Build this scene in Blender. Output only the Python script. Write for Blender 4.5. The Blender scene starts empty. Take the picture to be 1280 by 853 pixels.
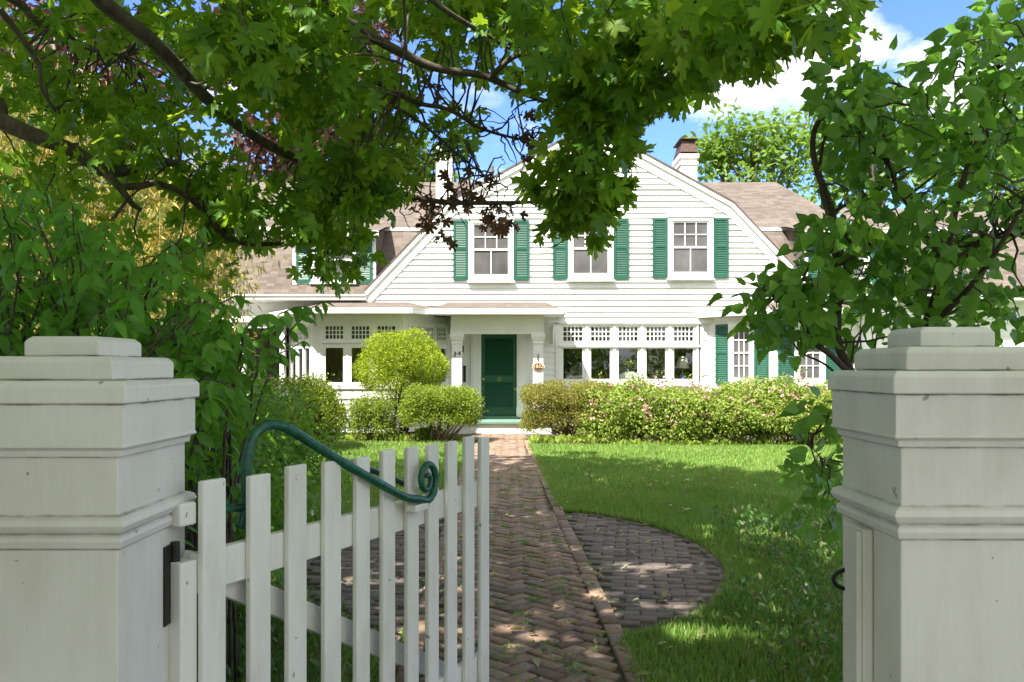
SUN_STRENGTH = 4.7
SKY_STRENGTH = 0.10
SKY_TINT = (0.60, 0.71, 1.02)
CLOUD = (5.2, 5.2, 5.2)
EXPOSURE = 1.7
import bpy, bmesh, math, random
import numpy as np
from mathutils import Matrix, Vector
R = math.radians
rng = np.random.default_rng(7)
random.seed(7)
scene = bpy.context.scene
COL = scene.collection

# ------------------------------------------------------------------ camera model
F, CX, HOR, EYE = 1100.0, 640.0, 460.0, 1.55
def at(px, py, Y):
    """world point at depth Y that the photograph shows at pixel px, py"""
    return Vector(((px - CX) / F * Y, Y, EYE - (py - HOR) / F * Y))
def xk(px, Y): return (px - CX) / F * Y
def zk(py, Y): return EYE - (py - HOR) / F * Y
def proj(P):
    P = np.asarray(P, float)
    Y = np.maximum(P[..., 1], 1e-3)
    return CX + P[..., 0] / Y * F, HOR + (EYE - P[..., 2]) / Y * F

SUN_AZ, SUN_EL = 38.0, 56.0      # light travels towards +x (right) and +y (away)

# ------------------------------------------------------------------ materials
def mat_new(name):
    m = bpy.data.materials.new(name); m.use_nodes = True
    nt = m.node_tree
    return m, nt, nt.nodes['Principled BSDF'], nt.nodes['Material Output']
def N(nt, t, **kw):
    n = nt.nodes.new(t)
    for k, v in kw.items():
        if k.startswith('i_'):
            n.inputs[k[2:].replace('_', ' ')].default_value = v
        else:
            setattr(n, k, v)
    return n
def ramp(nt, fac, stops):
    r = nt.nodes.new('ShaderNodeValToRGB')
    els = r.color_ramp.elements
    while len(els) < len(stops): els.new(0.5)
    for e, (p, c) in zip(els, stops):
        e.position = p; e.color = (*c, 1) if len(c) == 3 else c
    nt.links.new(fac, r.inputs['Fac'])
    return r
def texco(nt, kind='Object', scale=None):
    t = nt.nodes.new('ShaderNodeTexCoord')
    if scale is None: return t.outputs[kind]
    mp = nt.nodes.new('ShaderNodeMapping'); mp.inputs['Scale'].default_value = scale
    nt.links.new(t.outputs[kind], mp.inputs['Vector'])
    return mp.outputs['Vector']
def wpos(nt, scale=(1, 1, 1)):
    g = nt.nodes.new('ShaderNodeNewGeometry')
    mp = nt.nodes.new('ShaderNodeMapping'); mp.inputs['Scale'].default_value = scale
    nt.links.new(g.outputs['Position'], mp.inputs['Vector'])
    return mp.outputs['Vector']
def noise(nt, vec, scale, detail=4, rough=0.55):
    n = nt.nodes.new('ShaderNodeTexNoise')
    n.inputs['Scale'].default_value = scale; n.inputs['Detail'].default_value = detail
    n.inputs['Roughness'].default_value = rough
    nt.links.new(vec, n.inputs['Vector'])
    return n.outputs['Fac']
def mixc(nt, fac, a, b, mode='MIX'):
    m = nt.nodes.new('ShaderNodeMix'); m.data_type = 'RGBA'; m.blend_type = mode
    for sock, v in ((m.inputs[0], fac), (m.inputs[6], a), (m.inputs[7], b)):
        if hasattr(v, 'is_output'): nt.links.new(v, sock)
        elif isinstance(v, (int, float)): sock.default_value = v
        else: sock.default_value = (*v, 1) if len(v) == 3 else v
    return m.outputs[2]
def bump(nt, bsdf, h, strength=0.3, dist=0.01):
    b = nt.nodes.new('ShaderNodeBump')
    b.inputs['Strength'].default_value = strength; b.inputs['Distance'].default_value = dist
    nt.links.new(h, b.inputs['Height']); nt.links.new(b.outputs['Normal'], bsdf.inputs['Normal'])

def paint(name, col, stain=(0.35, 0.31, 0.24), amount=0.5, rough=0.5, scale=6.0, grain=True, joints=(), chips=False):
    m, nt, b, o = mat_new(name)
    p = wpos(nt); ps = wpos(nt, (1, 1, 0.4))
    n1 = noise(nt, ps, scale, 6, 0.65)
    n2 = noise(nt, p, scale * 7, 5, 0.6)
    f1 = ramp(nt, n1, [(0.46, (0, 0, 0)), (0.80, (amount,) * 3)])
    c = mixc(nt, f1.outputs['Color'], col, stain)
    f2 = ramp(nt, n2, [(0.66, (0, 0, 0)), (0.78, (amount * 0.7,) * 3)])
    c = mixc(nt, f2.outputs['Color'], c, stain)
    if chips:
        fc = ramp(nt, noise(nt, p, 26, 3, 0.5), [(0.715, (0, 0, 0)), (0.73, (0.8,) * 3)])
        c = mixc(nt, fc.outputs['Color'], c, (0.24, 0.20, 0.15))
        fb = ramp(nt, noise(nt, wpos(nt, (1, 1, .05)), 60, 3), [(0.3, (0.965,) * 3), (0.7, (1.015,) * 3)])
        c = mixc(nt, 1.0, c, fb.outputs['Color'], 'MULTIPLY')
    n3 = noise(nt, p, 1.6, 3)
    f3 = ramp(nt, n3, [(0.3, (0.90, 0.90, 0.88)), (0.7, (1, 1, 1))])
    c = mixc(nt, 1.0, c, f3.outputs['Color'], 'MULTIPLY')
    if joints:
        tcn = nt.nodes.new('ShaderNodeTexCoord'); sp = nt.nodes.new('ShaderNodeSeparateXYZ'); nt.links.new(tcn.outputs['Object'], sp.inputs[0])
        acc = None
        for zj in joints:
            cm_ = nt.nodes.new('ShaderNodeMath'); cm_.operation = 'COMPARE'; cm_.inputs[1].default_value = zj; cm_.inputs[2].default_value = 0.0030
            nt.links.new(sp.outputs['Z'], cm_.inputs[0])
            if acc is None: acc = cm_.outputs[0]
            else:
                mx_ = nt.nodes.new('ShaderNodeMath'); mx_.operation = 'MAXIMUM'; nt.links.new(acc, mx_.inputs[0]); nt.links.new(cm_.outputs[0], mx_.inputs[1]); acc = mx_.outputs[0]
        fj = ramp(nt, noise(nt, wpos(nt, (1, 1, .3)), 14, 4), [(0.40, (0, 0, 0)), (0.70, (0.70,) * 3)])
        ml = nt.nodes.new('ShaderNodeMath'); ml.operation = 'MULTIPLY'; nt.links.new(acc, ml.inputs[0]); nt.links.new(fj.outputs['Color'], ml.inputs[1])
        c = mixc(nt, ml.outputs[0], c, (0.11, 0.085, 0.055))
    nt.links.new(c, b.inputs['Base Color'])
    b.inputs['Roughness'].default_value = rough
    if grain: bump(nt, b, noise(nt, wpos(nt, (14, 14, 1.2)), 18, 5), 0.12, 0.004)
    return m
def plain(name, col, rough=0.5, metal=0.0, var=0.12, scale=12):
    m, nt, b, o = mat_new(name)
    n = noise(nt, wpos(nt), scale, 4)
    lo = tuple(c * (1 - var) for c in col); hi = tuple(min(1, c * (1 + var)) for c in col)
    r = ramp(nt, n, [(0.3, lo), (0.7, hi)])
    nt.links.new(r.outputs['Color'], b.inputs['Base Color'])
    b.inputs['Roughness'].default_value = rough; b.inputs['Metallic'].default_value = metal
    return m
def leaf_mat(name, cols, trans=(0.25, 0.45, 0.05), tfac=0.4, rough=0.45, patch=1.2, spec=0.35):
    """cols: list of colours picked per leaf"""
    m, nt, b, o = mat_new(name)
    g = nt.nodes.new('ShaderNodeNewGeometry')
    k = len(cols)
    r = ramp(nt, g.outputs['Random Per Island'], [((i + 0.5) / k, c) for i, c in enumerate(cols)])
    n = noise(nt, wpos(nt), patch, 3)
    v = ramp(nt, n, [(0.3, (0.72, 0.78, 0.72)), (0.7, (1.2, 1.15, 1.05))])
    c = mixc(nt, 1.0, r.outputs['Color'], v.outputs['Color'], 'MULTIPLY')
    c = mixc(nt, g.outputs['Backfacing'], c, mixc(nt, 0.10, c, (0.22, 0.34, 0.12)))      # paler undersides
    nt.links.new(c, b.inputs['Base Color'])
    b.inputs['Roughness'].default_value = rough
    b.inputs['Specular IOR Level'].default_value = spec
    t = nt.nodes.new('ShaderNodeBsdfTranslucent')
    t_c = mixc(nt, 0.55, c, trans)
    nt.links.new(t_c, t.inputs['Color'])
    mx = nt.nodes.new('ShaderNodeMixShader'); mx.inputs[0].default_value = tfac
    nt.links.new(b.outputs[0], mx.inputs[1]); nt.links.new(t.outputs[0], mx.inputs[2])
    nt.links.new(mx.outputs[0], o.inputs['Surface'])
    return m
def bark_mat(name, a, b_, scale=20):
    m, nt, b, o = mat_new(name)
    n = noise(nt, wpos(nt, (1, 1, 0.35)), scale, 6, 0.7)
    r = ramp(nt, n, [(0.3, a), (0.7, b_)])
    nt.links.new(r.outputs['Color'], b.inputs['Base Color']); b.inputs['Roughness'].default_value = 0.9
    bump(nt, b, n, 0.6, 0.012)
    return m

M = {}
for k_, d_ in (('pier', 0.0), ('pier_low', -0.024)):
    M[k_] = paint('weathered_white_paint', (0.66, 0.632, 0.618), (0.28, 0.22, 0.14), 0.26, 0.5, 4.5, chips=True, joints=[z + d_ for z in (1.131, 1.168, 1.2125, 1.3555, 1.4845, 1.5445, 1.6045)])
M['gate'] = paint('gate_white_paint', (0.74, 0.725, 0.70), (0.33, 0.26, 0.17), 0.36, 0.5, 7, chips=True)
M['white'] = paint('house_white_paint', (0.79, 0.785, 0.775), (0.50, 0.47, 0.40), 0.22, 0.55, 3, False)
M['trim'] = paint('trim_white_paint', (0.81, 0.805, 0.795), (0.5, 0.47, 0.4), 0.15, 0.5, 3, False)
M['shutter'] = plain('green_shutter_paint', (0.012, 0.088, 0.053), 0.45, 0, 0.15, 8)
M['door'] = plain('green_door_paint', (0.008, 0.075, 0.034), 0.35, 0, 0.12, 6)
M['floorgreen'] = plain('porch_floor_paint', (0.13, 0.24, 0.18), 0.6, 0, 0.15, 5)
M['black'] = plain('black_iron', (0.018, 0.017, 0.016), 0.5, 0.4, 0.5, 40)
M['brass'] = plain('brass', (0.55, 0.38, 0.14), 0.35, 1.0)
M['iron_green'] = plain('green_iron_paint', (0.005, 0.075, 0.042), 0.42, 0, 0.55, 45)
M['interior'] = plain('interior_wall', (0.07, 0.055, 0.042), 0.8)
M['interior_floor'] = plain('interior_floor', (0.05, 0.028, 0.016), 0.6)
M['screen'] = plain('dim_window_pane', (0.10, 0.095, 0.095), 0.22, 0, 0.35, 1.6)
M['metal'] = plain('rusty_flue_metal', (0.085, 0.050, 0.038), 0.6, 0.5, 0.4, 8)
M['pipe'] = plain('grey_pipe', (0.12, 0.12, 0.12), 0.6)
M['plaque'] = plain('brown_plaque', (0.085, 0.030, 0.020), 0.5)
M['gold'] = plain('plaque_cream', (0.70, 0.55, 0.33), 0.5)
M['lampshade'] = plain('cream_lampshade', (0.72, 0.68, 0.55), 0.8)
M['blue_china'] = plain('blue_china', (0.05, 0.12, 0.35), 0.2)
M['cloth'] = plain('white_cloth', (0.75, 0.74, 0.72), 0.9)
M['wicker'] = plain('wicker', (0.62, 0.32, 0.13), 0.7)
M['concrete'] = plain('concrete', (0.34, 0.32, 0.29), 0.9, 0, 0.15, 3)
M['asphalt'] = plain('asphalt', (0.055, 0.054, 0.053), 0.9, 0, 0.2, 6)
M['bark'] = bark_mat('maple_bark', (0.035, 0.025, 0.018), (0.13, 0.105, 0.08), 26)
M['bark_light'] = bark_mat('pale_bark', (0.16, 0.13, 0.10), (0.36, 0.31, 0.25), 12)
M['bark_dark'] = bark_mat('lilac_bark', (0.025, 0.016, 0.011), (0.085, 0.060, 0.042), 30)
M['twig'] = bark_mat('shrub_bark', (0.10, 0.065, 0.04), (0.26, 0.19, 0.13), 30)
M['maple'] = leaf_mat('maple_leaf', [(0.058, 0.165, 0.010), (0.082, 0.210, 0.012), (0.125, 0.265, 0.016), (0.066, 0.185, 0.010), (0.18, 0.29, 0.02)], (0.52, 0.72, 0.03), 0.50, 0.42)
M['deadleaf'] = leaf_mat('dead_leaf', [(0.13, 0.050, 0.028), (0.19, 0.085, 0.048), (0.09, 0.034, 0.020)], (0.25, 0.10, 0.05), 0.2, 0.7)
M['lilac'] = leaf_mat('lilac_leaf', [(0.068, 0.185, 0.022), (0.098, 0.235, 0.030), (0.140, 0.29, 0.040), (0.08, 0.205, 0.025)], (0.34, 0.64, 0.06), 0.45, 0.33)
M['dogwood'] = leaf_mat('broad_leaf', [(0.052, 0.180, 0.012), (0.075, 0.235, 0.016), (0.110, 0.290, 0.020), (0.062, 0.205, 0.012)], (0.34, 0.68, 0.05), 0.45, 0.42)
M['under'] = leaf_mat('honeysuckle_leaf', [(0.062, 0.190, 0.014), (0.092, 0.245, 0.018), (0.13, 0.295, 0.026)], (0.42, 0.62, 0.05), 0.40, 0.45)
M['cover'] = leaf_mat('ground_cover_leaf', [(0.028, 0.095, 0.014), (0.045, 0.135, 0.018), (0.07, 0.17, 0.025), (0.12, 0.10, 0.05)], (0.25, 0.45, 0.05), 0.25, 0.5)
M['yew'] = leaf_mat('yew_leaf', [(0.10, 0.16, 0.012), (0.17, 0.24, 0.015), (0.24, 0.31, 0.02), (0.13, 0.19, 0.012)], (0.45, 0.5, 0.04), 0.30, 0.6, 3)
M['yewbrown'] = leaf_mat('winter_burnt_yew_leaf', [(0.12, 0.15, 0.012), (0.19, 0.22, 0.016), (0.22, 0.14, 0.05), (0.17, 0.10, 0.045), (0.20, 0.24, 0.015)], (0.42, 0.42, 0.05), 0.28, 0.6, 3)
M['topiary'] = leaf_mat('topiary_leaf', [(0.17, 0.24, 0.010), (0.25, 0.33, 0.012), (0.32, 0.40, 0.016), (0.21, 0.29, 0.010)], (0.55, 0.62, 0.03), 0.30, 0.6, 3)
M['spirea'] = leaf_mat('spirea_leaf', [(0.13, 0.215, 0.024), (0.20, 0.285, 0.034), (0.27, 0.345, 0.05), (0.15, 0.235, 0.028), (0.26, 0.26, 0.06)], (0.45, 0.58, 0.06), 0.35, 0.55, 2)
M['pink'] = leaf_mat('pink_blossom', [(0.62, 0.30, 0.33), (0.72, 0.46, 0.46), (0.55, 0.24, 0.28)], (0.8, 0.5, 0.5), 0.3, 0.8)
M['whiteflower'] = leaf_mat('white_blossom', [(0.80, 0.80, 0.66), (0.72, 0.72, 0.58)], (0.8, 0.8, 0.7), 0.3, 0.8)
M['golden'] = leaf_mat('golden_leaf', [(0.40, 0.30, 0.045), (0.22, 0.21, 0.035), (0.48, 0.36, 0.07), (0.14, 0.18, 0.03), (0.26, 0.18, 0.045), (0.09, 0.14, 0.022), (0.12, 0.16, 0.03)], (0.50, 0.42, 0.06), 0.33, 0.6)
M['beech'] = leaf_mat('copper_leaf', [(0.060, 0.016, 0.018), (0.09, 0.026, 0.025), (0.045, 0.016, 0.019), (0.12, 0.042, 0.035)], (0.22, 0.045, 0.035), 0.22, 0.5)
M['back'] = leaf_mat('bright_green_leaf', [(0.075, 0.155, 0.020), (0.12, 0.215, 0.026), (0.17, 0.27, 0.035)], (0.42, 0.62, 0.07), 0.42, 0.5, 0.5)
M['grass'] = leaf_mat('grass_blade', [(0.105, 0.225, 0.028), (0.145, 0.275, 0.038), (0.20, 0.325, 0.060), (0.125, 0.245, 0.028), (0.28, 0.31, 0.12)], (0.36, 0.56, 0.07), 0.32, 0.55, 0.7)

def glass_mat():
    m, nt, b, o = mat_new('window_glass'); nt.nodes.remove(b)
    tr = nt.nodes.new('ShaderNodeBsdfTransparent'); tr.inputs[0].default_value = (0.78, 0.80, 0.80, 1)
    gl = nt.nodes.new('ShaderNodeBsdfGlossy'); gl.inputs['Roughness'].default_value = 0.02
    n = noise(nt, wpos(nt), 1.7, 2)
    bp = nt.nodes.new('ShaderNodeBump'); bp.inputs['Strength'].default_value = 0.06; bp.inputs['Distance'].default_value = 0.05
    nt.links.new(n, bp.inputs['Height']); nt.links.new(bp.outputs[0], gl.inputs['Normal'])
    mx = nt.nodes.new('ShaderNodeMixShader'); mx.inputs[0].default_value = 0.13
    nt.links.new(tr.outputs[0], mx.inputs[1]); nt.links.new(gl.outputs[0], mx.inputs[2])
    nt.links.new(mx.outputs[0], o.inputs['Surface'])
    return m
M['glass'] = glass_mat()

def roof_mat():
    m, nt, b, o = mat_new('asphalt_shingles')
    uv = nt.nodes.new('ShaderNodeUVMap').outputs['UV']
    br = nt.nodes.new('ShaderNodeTexBrick'); br.offset = 0.37; br.offset_frequency = 1
    br.inputs['Scale'].default_value = 1.0; br.inputs['Brick Width'].default_value = 0.20; br.inputs['Row Height'].default_value = 0.115
    br.inputs['Mortar Size'].default_value = 0.006; br.inputs['Mortar Smooth'].default_value = 0.2; br.inputs['Bias'].default_value = -0.1
    br.inputs['Color1'].default_value = (0.092, 0.074, 0.061, 1); br.inputs['Color2'].default_value = (0.155, 0.127, 0.106, 1); br.inputs['Mortar'].default_value = (0.10, 0.075, 0.055, 1)
    nt.links.new(uv, br.inputs['Vector'])
    n = noise(nt, uv, 0.8, 5, 0.7); v = ramp(nt, n, [(0.3, (0.78, 0.76, 0.74)), (0.7, (1.1, 1.1, 1.1))])
    c = mixc(nt, 1.0, br.outputs['Color'], v.outputs['Color'], 'MULTIPLY')
    n2 = noise(nt, uv, 90, 3); v2 = ramp(nt, n2, [(0.3, (0.75,) * 3), (0.7, (1.2,) * 3)])
    c = mixc(nt, 1.0, c, v2.outputs['Color'], 'MULTIPLY')
    nt.links.new(c, b.inputs['Base Color']); b.inputs['Roughness'].default_value = 0.95
    bump(nt, b, br.outputs['Fac'], -0.5, 0.012)
    return m
M['roof'] = roof_mat()

def brick_mat(nm='worn_paving_brick', stops=[(0.0, (0.120, 0.080, 0.058)), (0.3, (0.205, 0.130, 0.088)), (0.6, (0.265, 0.172, 0.115)), (0.8, (0.185, 0.135, 0.102)), (1.0, (0.235, 0.178, 0.138))]):
    m, nt, b, o = mat_new(nm)
    g = nt.nodes.new('ShaderNodeNewGeometry')
    r = ramp(nt, g.outputs['Random Per Island'], stops)
    p = wpos(nt)
    n = noise(nt, p, 30, 6, 0.7); v = ramp(nt, n, [(0.3, (0.65,) * 3), (0.7, (1.2,) * 3)])
    c = mixc(nt, 1.0, r.outputs['Color'], v.outputs['Color'], 'MULTIPLY')
    n2 = noise(nt, p, 1.3, 5, 0.65); f = ramp(nt, n2, [(0.54, (0, 0, 0)), (0.70, (0.55,) * 3)])
    c = mixc(nt, f.outputs['Color'], c, (0.085, 0.085, 0.03))
    nt.links.new(c, b.inputs['Base Color']); b.inputs['Roughness'].default_value = 0.9
    bump(nt, b, n, 0.5, 0.006)
    return m
M['brick'] = brick_mat()
M['greybrick'] = brick_mat('grey_paving_brick', [(0.0, (0.090, 0.070, 0.060)), (0.4, (0.130, 0.100, 0.083)), (0.75, (0.165, 0.128, 0.105)), (1.0, (0.115, 0.095, 0.084))])
def soil_like(name, a, b2, c2, s1=2.0, s2=25):
    m, nt, b, o = mat_new(name)
    p = wpos(nt); n1 = noise(nt, p, s1, 5, 0.65); n2 = noise(nt, p, s2, 5, 0.7)
    r = ramp(nt, n1, [(0.35, a), (0.6, b2)])
    f = ramp(nt, n2, [(0.45, (0, 0, 0)), (0.7, (0.7,) * 3)])
    c = mixc(nt, f.outputs['Color'], r.outputs['Color'], c2)
    nt.links.new(c, b.inputs['Base Color']); b.inputs['Roughness'].default_value = 0.95
    bump(nt, b, n2, 0.6, 0.02)
    return m
M['joint'] = soil_like('mossy_joint', (0.045, 0.045, 0.018), (0.08, 0.065, 0.035), (0.06, 0.09, 0.015))
M['ground'] = soil_like('turf_ground', (0.050, 0.095, 0.016), (0.080, 0.135, 0.024), (0.075, 0.085, 0.022), 0.6, 14)
M['soil'] = soil_like('bed_soil', (0.055, 0.038, 0.024), (0.10, 0.07, 0.045), (0.14, 0.10, 0.065))
M['litter'] = leaf_mat('litter_leaf', [(.30,.33,.22),(.35,.28,.10),(.22,.13,.06),(.12,.2,.04),(.3,.2,.1)], (.4,.4,.2), .2, .7)

# ------------------------------------------------------------------ mesh helpers
def wl(o):
    v = Vector((0, 0, 0))
    while o is not None:
        v += o.location; o = o.parent
    return v
def props(o, label=None, cat=None, group=None, kind=None):
    if label: o['label'] = label
    if cat: o['category'] = cat
    if group: o['group'] = group
    if kind: o['kind'] = kind
    return o
def thing(name, loc, label, cat, group=None):
    o = bpy.data.objects.new(name, None); COL.objects.link(o)
    o.empty_display_size = 0.2; o.location = loc
    return props(o, label, cat, group)
def link(name, me, mat, parent=None, base=None):
    o = bpy.data.objects.new(name, me); COL.objects.link(o)
    if mat is not None: me.materials.append(mat)
    off = Vector((0, 0, 0))
    if parent is not None:
        o.parent = parent; off = wl(parent)
    elif base is not None:
        off = Vector(base); o.location = off
    if off.length > 0: me.transform(Matrix.Translation(-off))
    return o
def np_mesh(name, V, Fc, smooth=False):
    me = bpy.data.meshes.new(name)
    V = np.asarray(V, np.float32); Fc = np.asarray(Fc, np.int32)
    n, k = Fc.shape
    me.vertices.add(len(V)); me.vertices.foreach_set('co', V.ravel())
    me.loops.add(n * k); me.loops.foreach_set('vertex_index', Fc.ravel())
    me.polygons.add(n); me.polygons.foreach_set('loop_start', np.arange(n, dtype=np.int32) * k)
    if smooth: me.polygons.foreach_set('use_smooth', np.ones(n, bool))
    me.update(calc_edges=True)
    return me
class MB:
    def __init__(s, Mx=None):
        s.v = []; s.f = []; s.uv = {}; s.M = Mx or Matrix.Identity(4)
    def p(s, co):
        s.v.append(s.M @ Vector(co)); return len(s.v) - 1
    def face(s, cos, uvs=None):
        ids = [s.p(c) for c in cos]
        if uvs: s.uv[len(s.f)] = uvs
        s.f.append(ids); return s
    def box(s, x0, x1, y0, y1, z0, z1):
        c = [(x, y, z) for x in (x0, x1) for y in (y0, y1) for z in (z0, z1)]
        i = [s.p(a) for a in c]
        for q in ((0, 1, 3, 2), (4, 6, 7, 5), (0, 4, 5, 1), (2, 3, 7, 6), (0, 2, 6, 4), (1, 5, 7, 3)):
            s.f.append([i[k] for k in q])
        return s
    def prism(s, poly, y0, y1):
        """poly in x,z extruded along y"""
        a = [s.p((x, y0, z)) for x, z in poly]; b = [s.p((x, y1, z)) for x, z in poly]
        n = len(poly); s.f.append(a); s.f.append(b[::-1])
        for i in range(n): s.f.append([a[i], b[i], b[(i + 1) % n], a[(i + 1) % n]])
        return s
    def sqprofile(s, prof, hx, hy, cx=0, cy=0):
        """stack of (z, outset) rings round a rectangle"""
        rings = []
        for z, o in prof:
            rings.append([s.p((cx + a * (hx + o), cy + b * (hy + o), z)) for a, b in ((-1, -1), (1, -1), (1, 1), (-1, 1))])
        s.f.append(rings[0][::-1]); s.f.append(rings[-1])
        for A, B in zip(rings, rings[1:]):
            for i in range(4): s.f.append([A[i], A[(i + 1) % 4], B[(i + 1) % 4], B[i]])
        return s
    def bar(s, a, b, w, h, up=(0, 0, 1)):
        a = Vector(a); b = Vector(b); d = (b - a).normalized(); u = Vector(up)
        sd = d.cross(u).normalized(); u = sd.cross(d).normalized()
        ids = []
        for pnt in (a, b):
            for i, j in ((-1, -1), (1, -1), (1, 1), (-1, 1)):
                ids.append(s.p(pnt + sd * (i * w / 2) + u * (j * h / 2)))
        for q in ((3, 2, 1, 0), (4, 5, 6, 7), (0, 1, 5, 4), (1, 2, 6, 5), (2, 3, 7, 6), (3, 0, 4, 7)):
            s.f.append([ids[k] for k in q])
        return s
    def tube(s, pts, rad, n=8):
        pts = [Vector(p) for p in pts]
        if not hasattr(rad, '__len__'): rad = [rad] * len(pts)
        rings = []; ref = Vector((0.31, 0.17, 0.93))
        for i, p in enumerate(pts):
            d = (pts[min(i + 1, len(pts) - 1)] - pts[max(i - 1, 0)]).normalized()
            a = d.cross(ref)
            if a.length < 0.05: a = d.cross(Vector((1, 0, 0)))
            a.normalize(); b = d.cross(a); ref = b.cross(d) if False else ref
            rings.append([s.p(p + (a * math.cos(t) + b * math.sin(t)) * rad[i]) for t in [2 * math.pi * k / n for k in range(n)]])
        for A, B in zip(rings, rings[1:]):
            for k in range(n): s.f.append([A[k], A[(k + 1) % n], B[(k + 1) % n], B[k]])
        s.f.append(rings[0][::-1]); s.f.append(rings[-1])
        return s
    def lathe(s, prof, c, n=20):
        rings = [[s.p((c[0] + r * math.cos(2 * math.pi * k / n), c[1] + r * math.sin(2 * math.pi * k / n), c[2] + z)) for k in range(n)] for r, z in prof]
        for A, B in zip(rings, rings[1:]):
            for k in range(n): s.f.append([A[k], A[(k + 1) % n], B[(k + 1) % n], B[k]])
        s.f.append(rings[0][::-1]); s.f.append(rings[-1])
        return s
    def build(s, name, mat, parent=None, smooth=False, bevel=0, base=None, label=None):
        me = bpy.data.meshes.new(name)
        me.from_pydata([tuple(v) for v in s.v], [], s.f)
        if s.uv:
            l = me.uv_layers.new(name='UVMap')
            for fi, uvs in s.uv.items():
                for k, li in enumerate(me.polygons[fi].loop_indices): l.data[li].uv = uvs[k]
        bm = bmesh.new(); bm.from_mesh(me); bmesh.ops.recalc_face_normals(bm, faces=bm.faces); bm.to_mesh(me); bm.free()
        if smooth:
            for p in me.polygons: p.use_smooth = True
        o = link(name, me, mat, parent, base)
        if bevel:
            b = o.modifiers.new('bevel', 'BEVEL'); b.width = bevel; b.segments = 2; b.limit_method = 'ANGLE'; b.angle_limit = R(40)
        if label: o['label'] = label
        return o
def smooth_path(pts, k=4):
    """Catmull-Rom through pts"""
    P = [Vector(p) for p in pts]; P = [P[0] * 2 - P[1]] + P + [P[-1] * 2 - P[-2]]
    out = []
    for i in range(1, len(P) - 2):
        for j in range(k):
            t = j / k; a, b, c, d = P[i - 1], P[i], P[i + 1], P[i + 2]
            out.append(0.5 * ((2 * b) + (c - a) * t + (2 * a - 5 * b + 4 * c - d) * t * t + (3 * b - a - 3 * c + d) * t ** 3))
    out.append(P[-2]); return out

# ------------------------------------------------------------------ foliage helpers
def tmpl_fan(half, centre, fold=0.18, droop=0.3):
    pts = list(half) + [(-x, y) for x, y in reversed(half[1:-1])]
    V = [centre] + pts
    V3 = [(x, y, abs(x) * fold - droop * y * y * 0.5 - droop * 0.4 * x * x) for x, y in V]
    n = len(pts)
    return np.array(V3), np.array([(0, 1 + i, 1 + (i + 1) % n) for i in range(n)])
MAPLE = tmpl_fan([(0, 1), (.06, .84), (.17, .82), (.13, .62), (.15, .47), (.33, .58), (.38, .74), (.50, .63), (.70, .63), (.57, .47), (.58, .37), (.36, .25), (.47, .16), (.68, .08), (.50, .01), (.40, -.09), (.18, -.05), (0, .02)], (0, .26), 0.16, 0.35)
MAPLE_S = tmpl_fan([(0, 1), (.16, .55), (.62, .66), (.42, .28), (.62, .05), (0, 0)], (0, .3), 0.16, 0.35)
OVATE = tmpl_fan([(0, 1), (.10, .84), (.22, .55), (.23, .32), (.13, .08), (0, 0)], (0, .42), 0.35, 0.55)
HEART = tmpl_fan([(0, 1), (.10, .80), (.28, .55), (.40, .28), (.38, .06), (.24, -.06), (.08, -.03), (0, .04)], (0, .35), 0.22, 0.45)
RHOMB = (np.array([(0, 0, 0), (.28, .45, .08), (0, 1, -.05), (-.28, .45, .08)]), np.array([(0, 1, 2, 3)]))
NEEDLE = (np.array([(0, 0, 0), (.10, .4, .04), (0, 1, -.18), (-.10, .4, .04)]), np.array([(0, 1, 2, 3)]))
FLOWER = (np.array([(0.5 * math.cos(a), 0.5 * math.sin(a), 0.12 * math.cos(3 * a)) for a in [i * math.pi / 3 for i in range(6)]]), np.array([(0, 1, 2, 3, 4, 5)]))
def unit(v): return v / np.maximum(np.linalg.norm(v, axis=-1, keepdims=True), 1e-9)
def leaf_arrays(tmpl, P, D, Nn, S):
    T, Fc = tmpl
    D = unit(D); X = unit(np.cross(D, Nn)); Z = np.cross(X, D)
    S = np.asarray(S).reshape(-1, 1, 1)
    V = P[:, None, :] + S * (T[None, :, 0:1] * X[:, None, :] + T[None, :, 1:2] * D[:, None, :] + T[None, :, 2:3] * Z[:, None, :])
    n, k = len(P), len(T)
    FF = Fc[None] + (np.arange(n) * k)[:, None, None]
    return V.reshape(-1, 3), FF.reshape(-1, Fc.shape[1])
def leaf_obj(name, sets, mat, parent=None, base=None):
    Vs, Fs, off = [], [], 0
    for V, Fc in sets:
        Vs.append(V); Fs.append(Fc + off); off += len(V)
    return link(name, np_mesh(name, np.concatenate(Vs), np.concatenate(Fs)), mat, parent, base)
def rdir(n): return unit(rng.normal(size=(n, 3)))
def curled(t, fold, droop, skew=0.0):
    V = t[0].copy(); V[:, 0] += skew * V[:, 1] ** 2; V[:, 2] = np.abs(V[:, 0]) * fold - droop * 0.5 * V[:, 1] ** 2 - droop * 0.4 * V[:, 0] ** 2 + 0.05 * np.sin(V[:, 1] * 6 + V[:, 0] * 5); return (V, t[1])
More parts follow.
